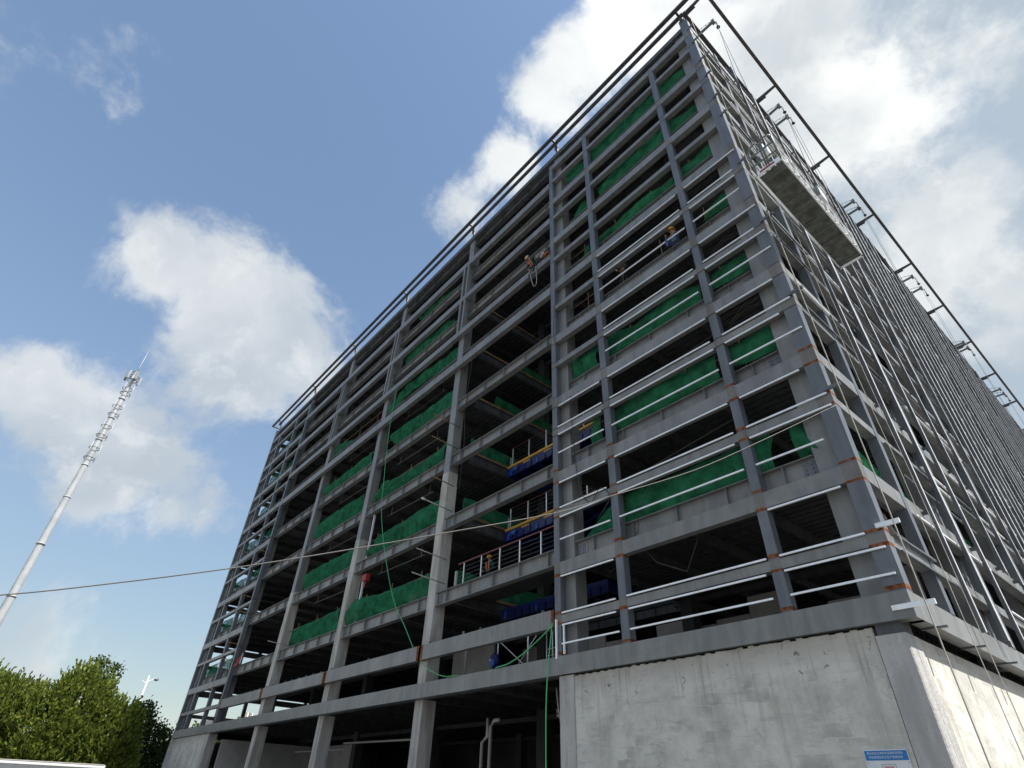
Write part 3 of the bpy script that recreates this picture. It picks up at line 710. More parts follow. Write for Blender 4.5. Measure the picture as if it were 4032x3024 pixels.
for k in range(1, 8):
    z = FLOOR[k]; h = rnd.uniform(.9, 1.3)
    net([(1.0, z + h), (6, z + h * .85), (13, z + h)], [(1.0, z), (13, z)], '%s row: thin green net along the far left end of the building' % ROW[k], y=XL + .75, axis='y', seed=90 + k, mt='net_thin')
# guard rails of scaffold tube behind the nets
def guard(k, xa, xb, label, h=1.22, y=.62, n=3, mt='pole'):
    z = FLOOR[k]; r = empty('guard_rail', (xa, y, z), label, 'guard rail', 'scaffold tube guard rails along the open floor edges')
    m = MB(); m.tube([(xa, y, z + h), ((xa + xb) / 2, y, z + h + rnd.uniform(-.03, .03)), (xb, y, z + h)], .025, mt, 6); m.build('rail', r)
    for i in range(n):
        x = xa + (xb - xa) * (i + .5) / n
        m = MB(); m.tube([(x, y + .03, z - .03), (x + rnd.uniform(-.05, .05), y + .03, z + h + .35)], .024, mt, 6); m.build('post', r)
for k in range(1, 6):
    guard(k, -27.6, -19.1, 'rusty tube guard rail behind the green net, second open bay, %s row' % ROW[k])
    guard(k, -36.8, -28.4, 'rusty tube guard rail behind the green net, third open bay, %s row' % ROW[k])
for k in range(2, 6):
    guard(k, -9.6, -1.1, 'brown tube guard rail behind the corner grid, %s row' % ROW[k], h=1.05, n=4)
# tubes that stick out from the columns
POUT = [(-18.6, 13.04, 'white tipped'), (-18.6, 10.6, 'pale'), (-18.5, 9.45, 'pale'), (-18.6, 14.4, 'rusty'), (-18.6, 16.6, 'rusty'), (-18.6, 17.95, 'rusty'), (-35.9, 9.15, 'pale'),
        (-45.25, 14.06, 'rusty'), (-45.25, 12.85, 'rusty'), (-45.25, 10.55, 'rusty'), (-45.25, 9.4, 'rusty'), (-45.25, 21.7, 'rusty'), (-45.25, 17.8, 'rusty'), (-45.25, 23.4, 'rusty'), (-45.25, 25.2, 'rusty'), (-45.25, 20.2, 'rusty')]
for i, (x, z, w_) in enumerate(POUT):
    m = MB(); yo = -1.05 - .12 * (i % 3)
    if i < 7: m.tube([(x + .42, .5, z), (x + .40, yo, z + .12)], .026 if i else .03, 'pvc' if w_ != 'rusty' else 'pole', 6)
    else: m.tube([(x, .6, z), (x - .06, yo + .2, z + .08)], .026, 'pole', 6)
    if i == 0: m.tube([(x + .404, yo, z + .12), (x + .4, yo - .22, z + .14)], .055, 'white', 8)
    o = m.build('scaffold_tube')
    where = 'first open column' if i < 6 else ('third open column' if i == 6 else 'far left grid post')
    order = ['', 'lowest', 'second lowest', 'third lowest', 'fourth lowest', 'fifth lowest', 'highest']
    ds = sorted([p[1] for p in POUT if (p[0] > -20) == (x > -20) and (p[0] < -40) == (x < -40)])
    rank = ds.index(z) + 1
    tag(o, '%s tube jutting at the %s, number %s from the bottom' % (w_, where, ['one', 'two', 'three', 'four', 'five', 'six', 'seven', 'eight', 'nine'][rank - 1]), 'scaffold tube', 'scaffold tubes sticking out of the facade')

# steel rail with wires at the lift bay, lowest floor
def wire_rail(x0, x1, y, z, h, n, label, hand='maroon'):
    r = empty('steel_railing', (x0, y, z), label, 'railing', 'steel railings with wires in the lift bay')
    m = MB(); m.bar((x0, y, z + h), (x1, y, z + h), .05, .05, hand); m.build('handrail', r)
    for i in range(n):
        x = x0 + (x1 - x0) * (i + .35) / n
        m = MB(); m.bar((x, y, z), (x, y, z + h - .03), .045, .045, 'stainless'); m.build('post', r)
    m = MB()
    for q in range(1, 5): m.tube([(x0 + .1, y, z + h * q / 5.2), (x1, y, z + h * q / 5.2)], .0065, 'dull', 5)
    m.build('wires', r)
    return r
wire_rail(-16.85, -10.62, .32, 9.09, .92, 5, 'stainless post railing with maroon handrail on the lowest floor of the lift bay')
m = MB(); m.bar((-16.95, .30, 9.09), (-16.95, .30, 9.72), .09, .09, 'pvc'); tag(m.build('short_post'), 'short white post at the left end of the maroon handrail', 'post')

# blue parking carriages in the lift void
for i, k in enumerate((1, 2, 3)):
    z = FLOOR[k] - (.25 if k == 1 else .1); x0, x1, y0, y1 = -17.25, -10.72, 3.2, 5.7
    r = empty('parking_carriage', (x0, y0, z), ['blue steel carriage seen from below behind the maroon railing', 'blue steel carriage with yellow edge, the lower of the two with railings', 'blue steel carriage with yellow edge and railing, upper one in the lift bay'][i], 'lift carriage', 'blue parking carriages in the lift bay')
    m = MB()
    m.box(x0, x1, y0, y0 + .16, z - .62, z - .14, 'blue'); m.box(x0, x1, y1 - .16, y1, z - .62, z - .14, 'blue')
    for q in range(7):
        x = x0 + (x1 - x0) * q / 6 * .97; m.box(x, x + .14, y0 + .162, y1 - .162, z - .55, z - .25, 'blue')
    for q in range(12): m.box(x0 + .3 + q * .52, x0 + .42 + q * .52, y0 - .05, y0 - .001, z - .60, z - .36 + .1 * (q % 3 == 0), 'blue2' if q % 4 == 0 else 'blue')
    m.box(x0 + .05, x1, y0 + .2, y1 - .2, z - .2, z - .17, 'blue'); m.bar((x0 + .2, y0 + .5, z - .66), (x1 - .2, y1 - .4, z - .66), .1, .06, 'blue'); m.bar((x0 + .2, y1 - .4, z - .72), (x1 - .2, y0 + .5, z - .72), .1, .06, 'blue')
    m.build('girder_frame', r)
    if k > 1:
        m = MB(); m.box(x0 + .05, x1, y0 - .03, y0 + .05, z - .10, z + .02, 'yellow'); m.build('edge_plate', r)
        for q in range(5):
            m = MB(); x = x0 + .45 + q * 1.32; m.bar((x, y0, z + .021), (x, y0, z + 1.02), .05, .05, 'stainless'); m.build('railing_post', r)
        m = MB()
        for q in range(4): m.tube([(x0 + .3, y0, z + .2 + .21 * q), (x1, y0, z + .2 + .21 * q)], .0065, 'dull', 5)
        m.tube([(x0 + .3, y0, z + 1.03), (x1, y0, z + 1.03)], .022, 'maroon', 6); m.build('railing_wires', r)
        m = MB(); m.bar((x0 - .05, y0 + .3, z - .1), (x0 - .05, y0 + .3, z + .75), .08, .08, 'pvc'); m.build('corner_post', r)
        for q in range(2):
            m = MB(); xx = x0 + .5 + q * 3.6; m.tube([(xx, y0 - .02, z - .33), (xx + .42, y0 - .02, z - .33)], .13, 'blue2', 10); m.tube([(xx + .421, y0 - .02, z - .33), (xx + .5, y0 - .02, z - .33)], .08, 'black', 8); m.build('motor', r)
        for q in range(3):
            m = MB(); xx = x0 + 1.3 + q * 1.6; m.box(xx, xx + .55, y0 - .02, y0 - .001, z - .24, z - .17, 'yellow'); m.build('marker_plate', r)

# tube scaffold standing on the lowest level
r = empty('tower_scaffold', (-13.8, 1.6, 5.42), 'thin galvanised tube scaffold standing behind the beam beside the corner grid', 'scaffold')
for q, (x, y) in enumerate([(-15.0, 1.3), (-13.9, 1.9), (-13.2, 1.3), (-12.5, 1.9), (-14.2, 3.2), (-12.0, 3.2)]):
    m = MB(); m.tube([(x, y, 5.42), (x, y, 6.95 if q % 2 else 7.25)], .026, 'galv', 6); m.build('standard', r)
m = MB(); m.tube([(-15, 1.3, 6.75), (-13.3, 1.3, 5.6)], .018, 'galv', 5); m.tube([(-14.8, 1.9, 5.6), (-13.4, 1.9, 6.8)], .018, 'galv', 5)
m.build('diagonal_braces', r)
m = MB()
for z in (6.1, 6.35, 6.6): m.tube([(-14.2, 3.2, z), (-12.0, 3.2, z + .02)], .02, 'galv', 5)
m.build('ledgers', r)
r = empty('blue_tarp_bundle', (-15.05, 1.2, 5.45), 'blue bag hung on the left tube of the small scaffold', 'bag')
m = MB(); m.ball((-15.05, 1.2, 5.98), .26, 'blue', 10, 8, .9, .7, 1.15); m.ball((-14.93, 1.0, 5.86), .15, 'blue2', 8, 6, .8, .6, 1.2); m.box(-15.12, -14.95, .99, 1.0, 5.96, 6.02, 'white'); m.build('bag', r)
m = MB(); m.tube([(-15.05, 1.2, 6.2), (-15.03, 1.25, 6.5)], .015, 'wire', 5); m.build('strap', r)
# rubble and lamp bits on the base beam
m = MB()
for i in range(26):
    x = -17.9 + rnd.random() * 2.6; m.ball((x, 1.0 + rnd.random() * .5, 5.44 + rnd.random() * .22), rnd.uniform(.05, .13), rnd.choice(['pole', 'pvc', 'rust', 'conc']), 6, 4, 1.6, 1, .7)
tag(m.build('rubble_heap'), 'low heap of brown rubble on the lowest deck left of the scaffold', 'rubble')
# red things
r = empty('red_flag', (-44.9, .12, 8.85), 'folded red board leaning at the floor edge by the left grid', 'board')
m = MB(); m.add([(-45.15, .05, 8.95), (-44.35, .02, 9.05), (-43.75, .02, 9.62), (-44.15, -.06, 9.5), (-45.1, .1, 8.93), (-44.3, .07, 9.03), (-43.7, .07, 9.60), (-44.1, -.01, 9.48)], [(0, 1, 2, 3), (7, 6, 5, 4), (0, 4, 5, 1), (1, 5, 6, 2), (2, 6, 7, 3), (3, 7, 4, 0)], 'red'); m.build('board', r)
m = MB(); m.bar((-43.68, .04, 9.05), (-43.66, .04, 9.75), .06, .05, 'white'); m.build('white_edge', r)
for (x, z0, z1) in ((-26.75, 12.75, 15.5), (-26.6, 9.2, 11.4)):
    red = z0 < 10
    r = empty('vertical_strut', (x, .5, z0), 'bright white strut beside the second open column, ' + ('with a red box on it' if red else 'upper one'), 'strut')
    m = MB(); m.bar((x, .48, z0), (x, .48, z1), .10, .10, 'white'); m.build('strut_tube', r)
    if red: m = MB(); m.box(x - .13, x + .4, .40, .66, z1 + .002, z1 + .38, 'red'); m.bar((x + .2, .5, z1 - .35), (x + .2, .5, z1), .08, .08, 'red'); m.build('red_box', r)

# ------------------------------------------------------------------ cables, ropes and hoses
def curve_thing(name, pts, r, mt, label, cat, group=None, n=6, smooth=0):
    if smooth:
        P_ = [Vector(p) for p in pts]; out = []
        for i in range(len(P_) - 1):
            p0, p1, p2, p3 = P_[max(i - 1, 0)], P_[i], P_[i + 1], P_[min(i + 2, len(P_) - 1)]
            for s in range(smooth):
                t = s / smooth
                out.append(.5 * ((2 * p1) + (p2 - p0) * t + (2 * p0 - 5 * p1 + 4 * p2 - p3) * t * t + (3 * p1 - p0 - 3 * p2 + p3) * t ** 3))
        pts = out + [P_[-1]]
    m = MB(); m.tube(pts, r, mt, n); return tag(m.build(name), label, cat, group)
curve_thing('stay_cable', [(-9.5, -16.1, 3.55), (-8.31, -14.07, 3.91), (-7.52, -12.73, 4.23), (-6.66, -11.29, 4.62), (-5.81, -9.85, 5.07), (-4.87, -8.26, 5.6), (-3.77, -6.4, 6.24), (-3.16, -5.38, 6.74), (-2.15, -3.67, 7.59), (-1.17, -2.03, 8.63), (0.01, -0.05, 9.96)], .0105, 'cable', 'long pale cable sagging from the corner post across the picture to the lower left', 'cable', smooth=5)
curve_thing('water_hose', [(-26.4, .06, 25.3), (-26.0, -.06, 24.4), (-25.9, -.08, 21.5), (-25.5, -.08, 18.6), (-25.2, -.08, 17.0), (-25.0, -.08, 15.7), (-24.3, -.1, 13.9), (-23.2, -.1, 11.8), (-21.6, -.1, 9.3), (-20.2, -.1, 7.9), (-19.3, -.04, 6.87)], .018, 'hose', 'thin green hose hanging down the open bays from the torn net', 'hose', smooth=4)
curve_thing('water_hose', [(-18.5, -.06, 6.25), (-17.9, -.1, 5.88), (-17.1, -.1, 5.57), (-16.4, -.1, 5.41), (-15.6, -.06, 5.385)], .018, 'hose', 'short green hose drooping onto the base beam under the first open column', 'hose', smooth=4)
curve_thing('water_hose', [(-13.4, -.06, 5.39), (-12.58, -.1, 5.44), (-11.64, -.1, 5.74), (-10.52, -.1, 6.27), (-10.45, -.1, 6.4), (-10.47, -.1, 6.2), (-10.53, -.1, 5.8), (-10.65, -.1, 5.1), (-10.72, -.12, 4.08), (-10.74, -.12, 3.0), (-10.74, -.12, .1)], .022, 'hose', 'bright green hose tied at the corner grid and dropping straight to the ground', 'hose', smooth=4)
curve_thing('lamp_wire', [(-11.6, 1.2, 4.75), (-11.5, 1.2, 4.0), (-11.2, 1.2, 3.0), (-11.0, 1.2, 1.2)], .03, 'pvc', 'pale wire hanging in the dark ground floor opening', 'wire', smooth=4)
for i, (x, y, zt, lab) in enumerate([(.25, -.16, 34.0, 'thick safety rope hanging down past the building corner'), (.6, .56, 17.9, 'thin rope hanging down the right face, the nearer of two'), (.62, 1.33, 17.9, 'thin rope hanging down the right face, the farther of two')]):
    curve_thing('hanging_rope', [(x + .02, y, zt), (x, y, zt * .6), (x + .03, y + .02, 8), (x + .01, y - .01, 3), (x, y, .02)], .015 if i == 0 else .009, 'rope', lab, 'rope', 'ropes hanging down the right face', 5, 4)
for i, (x, y, zt) in enumerate([(-17.2, .15, 23.3), (-10.05, -.04, 24.0)]):
    curve_thing('power_lead', [(x, y, zt), (x + .12, y - .06, zt - 2), (x - .1, y - .05, zt - 4.5), (x + .15, y - .05, zt - 7), (x + .05, y - .04, zt - 9.5)], .014, 'wire', 'thin black lead hanging down by the ' + ['first open column', 'post between lift bay and corner grid'][i], 'wire', smooth=5)
curve_thing('power_lead', [(-9.3, -.02, 15.2), (-9.2, -.05, 13.2), (-9.0, -.05, 11.0), (-8.5, -.05, 10.1), (-8.0, -.05, 10.5), (-7.6, -.05, 10.0), (-8.2, -.05, 9.4)], .015, 'wire', 'looped black lead tangled at the narrow bay of the corner grid', 'wire', smooth=5)
curve_thing('power_lead', [(-6.1, .2, 10.0), (-6.3, .1, 9.6), (-6.6, .1, 9.0), (-6.7, .05, 8.5), (-7.3, .02, 9.05)], .013, 'wire', 'black lead draped on the lowest net of the middle grid bay', 'wire', smooth=5)

# ------------------------------------------------------------------ roof arms for suspended platforms
def copy_tree(o, parent=None):
    c_ = o.copy(); COL.objects.link(c_)
    if parent is not None: c_.parent = parent
    for ch in [q for q in D.objects if q.parent == o]: copy_tree(ch, c_)
    return c_
def make_arm():
    r = empty('suspension_arm', (0, 0, 0), '', 'roof arm', 'roof arms that carry the suspended platforms')
    m = MB(); m.bar((-1.4, 0, 34.95), (.86, 0, 35.02), .10, .13, 'dull'); m.box(.74, .90, -.09, .09, 34.86, 35.16, 'dull'); m.build('arm', r)
    m = MB(); m.tube([(.9, 0, 34.9), (.95, .02, 34.6), (.93, 0, 34.3)], .022, 'dull', 5)
    for q in range(6): m.ball((.93 + .02 * (q % 2), .015 * (-1) ** q, 34.82 - q * .09), .035, 'dull', 6, 4)
    m.build('chain', r)
    m = MB(); m.ball((.94, 0, 34.12), .10, 'black', 10, 8, 1, 1, .8); m.tube([(.94, 0, 34.2), (.94, 0, 34.34)], .04, 'black', 6); m.build('weight', r)
    m = MB(); m.tube([(.82, 0, 35.17), (.3, .02, 35.42), (-.2, 0, 35.4), (-1.0, 0, 35.6)], .012, 'wire', 5)
    for q in range(4): m.ball((.65 - .22 * q, 0, 35.27 + .05 * q), .03, 'wire', 6, 4)
    m.build('stay_wire', r)
    m = MB()
    for q in (-.03, .03): m.tube([(.93, q, 34.1), (.95, q * 1.5, 28), (.97, q * 2, 22.0)], .007, 'wire', 4)
    m.build('wire_rope', r)
    return r
arm0 = make_arm()
AY = [1.3, 8.15, 9.06, 17.9, 18.7, 28.0, 29.8, 39.3, 40.5, 49.4, 50.5]
names = ['single roof arm with chain and black weight right at the building corner'] + ['roof arm on the right face, %s of the %s pair from the corner' % (a, b) for b in ('first', 'second', 'third', 'fourth', 'fifth') for a in ('nearer', 'farther')]
for i, y in enumerate(AY):
    o = arm0 if i == 0 else copy_tree(arm0)
    o.location = (0, y, 0); o.rotation_euler.z = R(rnd.uniform(-4, 4)); o['label'] = names[i]

# ------------------------------------------------------------------ suspended platform
gz, gx0, gx1, gy0, gy1 = 18.0, .68, 1.48, -1.35, 4.35
r = empty('suspended_platform', (gx0, gy0, gz), 'long hanging work platform with checker plate underside high on the right face', 'work platform')
m = MB(); m.box(gx0 + .02, gx1 - .02, gy0 + .06, gy1 - .03, gz, gz + .03, 'gond')
for q in range(9): y = gy0 + .3 + q * (gy1 - gy0 - .5) / 8; m.box(gx0 + .03, gx1 - .03, y - .015, y + .015, gz - .022, gz - .001, 'dull')
m.build('floor_plate', r)
for x, h in ((gx0, .95), (gx1, 1.15)):
    m = MB()
    for z in (.05, h * .5, h): m.bar((x, gy0, gz + z), (x, gy1, gz + z), .045, .045, 'galv')
    n = 8
    for q in range(n + 1):
        y = gy0 + (gy1 - gy0) * q / n; m.bar((x, y, gz + .07), (x, y, gz + h - .02), .04, .04, 'galv')
        if q < n: m.bar((x, y + .05, gz + .08), (x, y + (gy1 - gy0) / n - .05, gz + h * .48), .025, .025, 'galv')
    m.build('side_railing', r)
for y, nm in ((gy0 - .05, 0), (gy1 + .05, 1)):
    m = MB(); c_ = .22
    loop = [(gx0, y, gz), (gx0, y, gz + 1.35)] + [(gx0 + c_ - c_ * math.cos(t), y, gz + 1.35 + c_ * math.sin(t)) for t in (.5, 1.0, 1.57)] + [(gx0 + .30, y, gz + 1.57)]
    m.tube(loop, .032, 'dull', 6)
    loop = [(gx1, y, gz), (gx1, y, gz + 1.35)] + [(gx1 - c_ + c_ * math.cos(t), y, gz + 1.35 + c_ * math.sin(t)) for t in (.5, 1.0, 1.57)] + [(gx1 - .30, y, gz + 1.57), (gx1 - .36, y, gz + 1.45), (gx1 - .36, y, gz + .1)]
    m.tube(loop, .032, 'dull', 6); m.tube([(gx0 + .3, y, gz + 1.57), (gx0 + .36, y, gz + 1.45), (gx0 + .36, y, gz + .1)], .028, 'dull', 6)
    for z in (.55, 1.05): m.bar((gx0, y, gz + z), (gx1, y, gz + z), .04, .04, 'dull')
    m.box(gx0 - .02, gx1 + .02, y - .02, y + .02, gz - .02, gz + .17, 'galv'); m.build('end_frame', r)
    m = MB(); yy = y + (.25 if nm == 0 else -.25); m.box(gx0 + .24, gx0 + .54, yy - .13, yy + .13, gz + .95, gz + 1.3, 'galv'); m.tube([(gx0 + .4, yy, gz + 1.301), (gx0 + .4, yy, gz + 1.62)], .05, 'white', 8); m.tube([(gx0 + .241, yy + .05, gz + 1.1), (gx0 + .08, yy + .05, gz + 1.1)], .08, 'dull', 8); m.build('hoist', r)
m = MB(); m.box(gx0 + .1, gx1 - .2, gy0 - .076, gy0 - .072, gz + .03, gz + .12, 'red'); m.build('red_label', r)
m = MB(); m.box(gx1 - .1, gx1 + .14, 1.4, 1.95, gz + .75, gz + 1.25, 'white'); m.box(gx1 - .1, gx1 + .14, 1.36, 1.398, gz + .76, gz + 1.24, 'dull'); m.tube([(gx1, 1.5, gz + .75), (gx1 + .05, 1.7, gz + .45), (gx1 - .02, 1.9, gz + .3)], .02, 'pvc', 5); m.build('control_box', r)
for lab, a, b in (('steel rope from the corner roof arm to the near end of the platform', (.95, 1.3, 34.1), (gx0 + .4, gy0 + .2, gz + 1.62)), ('steel rope from the first arm pair to the far end of the platform', (.95, 8.15, 34.1), (gx0 + .4, gy1 - .2, gz + 1.62))):
    curve_thing('platform_rope', [a, b], .012, 'wire', lab, 'rope')

# ------------------------------------------------------------------ notice board on the rendered wall
r = empty('notice_board', (-1.4, .05, 1.4), 'blue and white site notice board fixed on the pale corner wall', 'sign')
sx0, sx1, sz1 = -1.80, -1.01, 2.64
m = MB(); m.box(sx0, sx1, .03, .055, 1.45, sz1, 'white'); m.build('board', r)
m = MB(); m.box(sx0 + .014, sx1 - .012, .026, .0295, sz1 - .175, sz1 - .018, 'sign_blue'); m.build('blue_band', r)
def text(s, x, z, size, mt, par, nm='lettering'):
    cu = D.curves.new(nm, 'FONT'); cu.body = s; cu.size = size; cu.align_x = 'CENTER'; cu.align_y = 'CENTER'; cu.extrude = .0008; cu.space_character = 1.0
    t = D.objects.new(nm, cu); COL.objects.link(t)
    dg = bpy.context.evaluated_depsgraph_get(); me = D.meshes.new_from_object(t.evaluated_get(dg)); D.objects.remove(t)
    o = D.objects.new(nm, me); COL.objects.link(o); me.materials.clear(); me.materials.append(M[mt])
    o.matrix_basis = Matrix.Translation((x, .0245, z)) @ Matrix.Rotation(R(90), 4, 'X')
    o.parent = par; o.matrix_parent_inverse = par.matrix_basis.inverted(); return o
xm = (sx0 + sx1) / 2
text('唐山妇幼立体停车设施项目现场', xm - .012, sz1 - .062, .046, 'white', r)
text('项目管理及安全生产管理机构', xm - .012, sz1 - .128, .047, 'white', r)
m = MB(); fx0, fx1, fz0, fz1 = xm - .125, xm + .125, sz1 - .345, sz1 - .235
for (a, b, c_, d_) in ((fx0, fx1, fz1 - .006, fz1), (fx0, fx1, fz0, fz0 + .006), (fx0, fx0 + .006, fz0 + .007, fz1 - .007), (fx1 - .006, fx1, fz0 + .007, fz1 - .007)): m.box(a, b, .027, .0295, c_, d_, 'dull')
m.box(xm - .003, xm + .003, .027, .0295, fz0 - .12, fz0 - .001, 'dull'); m.build('box_outline', r)
text('项目经理', xm, sz1 - .29, .042, 'sign_red', r)
for x in (sx0 + .03, sx1 - .03):
    m = MB(); m.ball((x, .03, sz1 - .215), .009, 'dull', 6, 4); m.build('screw', r)

# ------------------------------------------------------------------ telecom mast
mx, my = -81.3, -15.3
r = empty('telecom_mast', (mx, my, 0), 'tall white tubular telecom mast with antenna rings left of the building', 'mast')
m = MB(); m.tube([(mx, my, 0), (mx, my, 18), (mx, my, 35), (mx, my, 47.5), (mx, my, 49.9)], [.55, .43, .36, .30, .28], 'mast', 14)
for z in (12, 18, 24, 30, 34.5, 38.3, 41.8, 45): m.tube([(mx, my, z), (mx, my, z + .12)], [.5 if z < 25 else .42] * 2, 'mast', 14)
for z in range(6, 48, 1): m.bar((mx + .3, my - .3, z), (mx + .45, my - .42, z), .03, .03, 'dull')
m.build('pole', r)
def ring(z, rad, mt='rail_dark'):
    m = MB(); pts = [(mx + math.cos(t) * rad, my + math.sin(t) * rad, z) for t in [i * math.pi / 8 for i in range(17)]]; m.tube(pts, .04, mt, 5, False)
    for i in range(4):
        t = i * math.pi / 2 + .6; m.bar((mx + .25 * math.cos(t), my + .25 * math.sin(t), z), (mx + rad * math.cos(t), my + rad * math.sin(t), z), .05, .05, mt)
    m.build('antenna_ring', r)
for za, zb in ((46.75, 46.0), (43.7, 42.4), (40.45, 39.0), (37.05, 35.6)):
    ring(za, .62); ring(zb, .62)
    for i in range(3):
        t = i * 2 * math.pi / 3 + 1.4; x, y = mx + .66 * math.cos(t), my + .66 * math.sin(t)
        m = MB(); m.tube([(x, y, zb - .55), (x, y, za + .75)], .038, 'mast', 6); m.build('antenna_tube', r)
ring(49.75, .40); ring(49.0, .62); ring(48.3, .6)
for i, t in enumerate((.2, 2.2, 4.3, 5.3)):
    x, y = mx + .95 * math.cos(t), my + .95 * math.sin(t)
    m = MB(); ca = Vector((math.cos(t), math.sin(t), 0)); m.bar((x, y, 48.2), (x, y, 49.5), .38, .2, 'mast' if i % 2 else 'dull', up=ca); m.bar((mx + .3 * math.cos(t), my + .3 * math.sin(t), 48.7), (x, y, 48.7), .06, .06, 'dull'); m.build('panel_antenna', r)
m = MB(); m.tube([(mx, my, 49.9), (mx, my, 51), (mx, my, 53.95)], [.06, .05, .02], 'mast', 6); m.build('lightning_rod', r)

# ------------------------------------------------------------------ site cabin, camera pole, distant building
r = empty('site_cabin', (-47, -9, 0), 'white flat roofed site cabin in front of the trees', 'cabin')
m = MB(); m.box(-50.5, -46.1, -20, -5.75, 0, 2.45, 'white'); m.build('wall', r)
m = MB(); m.box(-50.7, -45.9, -20.2, -5.6, 2.452, 2.60, 'white'); m.box(-45.95, -45.88, -20.1, -5.7, 2.601, 2.645, 'pvc'); m.build('roof', r)
m = MB(); m.box(-46.098, -46.06, -11, -10, .9, 2.0, 'far_glass'); m.build('window', r)
r = empty('camera_pole', (-75.1, 0, 0), 'slim white lamp pole with a small head showing above the trees', 'lamp pole')
m = MB(); m.tube([(-75.1, 0, 0), (-75.1, 0, 11.5)], [.1, .07], 'white', 8); m.build('pole', r)
m = MB(); m.bar((-75.1, 0, 10.9), (-75.1, .75, 11.35), .12, .1, 'white'); m.bar((-75.1, 0, 10.7), (-75.1, -.55, 10.95), .1, .08, 'white'); m.build('arm', r)
m = MB(); m.ball((-75.1, .8, 11.2), .2, 'dull', 8, 6, 1, 1.3, .8); m.build('lamp_head', r)
r = empty('apartment_block', (-118, 27, 0), 'distant beige apartment block with slim roof chimneys, seen through the lowest bays', 'building')
m = MB(); m.box(-126, -114, 20, 34, 0, 11.6, 'far_wall'); m.build('wall', r)
for i in range(5):
    for j in range(3): m = MB(); m.box(-113.998, -113.96, 21 + i * 2.6, 22.4 + i * 2.6, 2 + j * 3.1, 3.5 + j * 3.1, 'far_glass'); m.build('window', r)
for i in range(4): m = MB(); m.box(-116, -115.6, 24.4 + i * .4, 24.6 + i * .4, 11.602, 12.9, 'white' if i % 2 else 'pole'); m.build('chimney', r)

# ------------------------------------------------------------------ trees
def leaf_quad(vs, fs, p, d, L, w, up):
    s = d.cross(up)
    if s.length < 1e-3: s = Vector((1, 0, 0))
    s = s.normalized() * w; o = len(vs)
    vs += [p - s * .5, p + d * L * .55 - s, p + d * L, p + d * L * .5 + s]; fs.append((o, o + 1, o + 2, o + 3))

def tree(name, loc, ells, n, label, mt, plume=True, seed=1, leafL=.42, leafW=.075, per=12, trunk_h=3.0):
    """ells: crown lobes (dx, dy, z, rx, ry, rz)"""
    r_ = random.Random(seed); base = Vector(loc)
    root = empty(name, loc, label, 'tree', 'trees beyond the cabin' if base.x > -95 else 'far trees seen through the lowest bays')
    m = MB(); m.tube([base, base + Vector((.05, 0, trunk_h * .5)), base + Vector((0, .05, trunk_h))], [.28, .22, .12], 'bark', 8)
    for dx, dy, z, rx, ry, rz in ells:
        c_ = base + Vector((dx, dy, z)); m.tube([base + Vector((0, 0, trunk_h * .5)), base + Vector((dx * .5, dy * .5, z * .6)), c_ + Vector((0, 0, rz * .3))], [.14, .08, .03], 'bark', 5)
    m.build('trunk', root)
    vs, fs = [], []; wts = [a[3] * a[5] for a in ells]
    for _ in range(n):
        dx, dy, z, rx, ry, rz = r_.choices(ells, wts)[0]
        v = Vector((r_.gauss(0, 1), r_.gauss(0, 1), r_.gauss(0, 1))).normalized(); rad = r_.uniform(.45, 1.0) ** .5
        c_ = base + Vector((dx, dy, z)); p = c_ + Vector((v.x * rx, v.y * ry, v.z * rz)) * rad
        nz = noise.noise(p * .8)
        if nz < -.12 and r_.random() < .75: continue
        out = Vector((v.x / rx, v.y / ry, v.z / rz)).normalized()
        if plume:
            ax = (out * .75 + Vector((0, 0, .85)) + Vector((r_.gauss(0, .2), r_.gauss(0, .2), 0))).normalized()
            Ls = r_.uniform(.5, 1.05) * (1.2 if v.z > .4 else 1)
            for q in range(per):
                t = q / per; pp = p + ax * (Ls * t); sp = Vector((r_.gauss(0, 1), r_.gauss(0, 1), r_.gauss(0, .6)))
                d = (ax + sp * (.55 * (1 - t * .6))).normalized()
                leaf_quad(vs, fs, pp, d, leafL * (1 - .45 * t) * r_.uniform(.7, 1.2), leafW * r_.uniform(.7, 1.2), Vector((r_.gauss(0, 1), r_.gauss(0, 1), r_.gauss(0, 1))))
        else:
            for q in range(per):
                pp = p + Vector((r_.gauss(0, .28), r_.gauss(0, .28), r_.gauss(0, .24)))
                d = Vector((r_.gauss(0, 1), r_.gauss(0, 1), r_.gauss(0, .7))).normalized()
                leaf_quad(vs, fs, pp, d, leafL * r_.uniform(.7, 1.2), leafW * r_.uniform(.7, 1.2), Vector((r_.gauss(0, 1), r_.gauss(0, 1), r_.gauss(0, 1))))
    m = MB(); m.add(vs, fs, mt); m.build('crown', root)
    return root
tree('cypress_tree', (-58.5, -12.6, 0), [(0, -1.0, 5.0, 2.4, 3.0, 3.1), (.3, 1.0, 5.4, 1.9, 2.0, 2.3), (0, -.2, 2.4, 2.6, 3.4, 2.2)], 2600, 'bushy yellow green cypress at the left edge of the picture', 'leaf_con', seed=3)
tree('cypress_tree', (-57.3, -7.4, 0), [(0, 0, 5.3, 2.1, 2.3, 3.7), (.4, -1.9, 4.6, 1.9, 1.7, 3.1), (.3, 1.7, 4.4, 1.9, 1.5, 2.8), (0, 0, 2.4, 2.4, 3.0, 2.3)], 3600, 'tallest yellow green cypress in the middle of the tree group', 'leaf_con', seed=5)
tree('cypress_tree', (-56.6, -4.0, 0), [(0, .1, 4.1, 1.7, 1.4, 2.7), (0, .3, 2.2, 1.9, 1.8, 2.1)], 1500, 'small yellow green cypress on the right side of the group', 'leaf_con', seed=8)
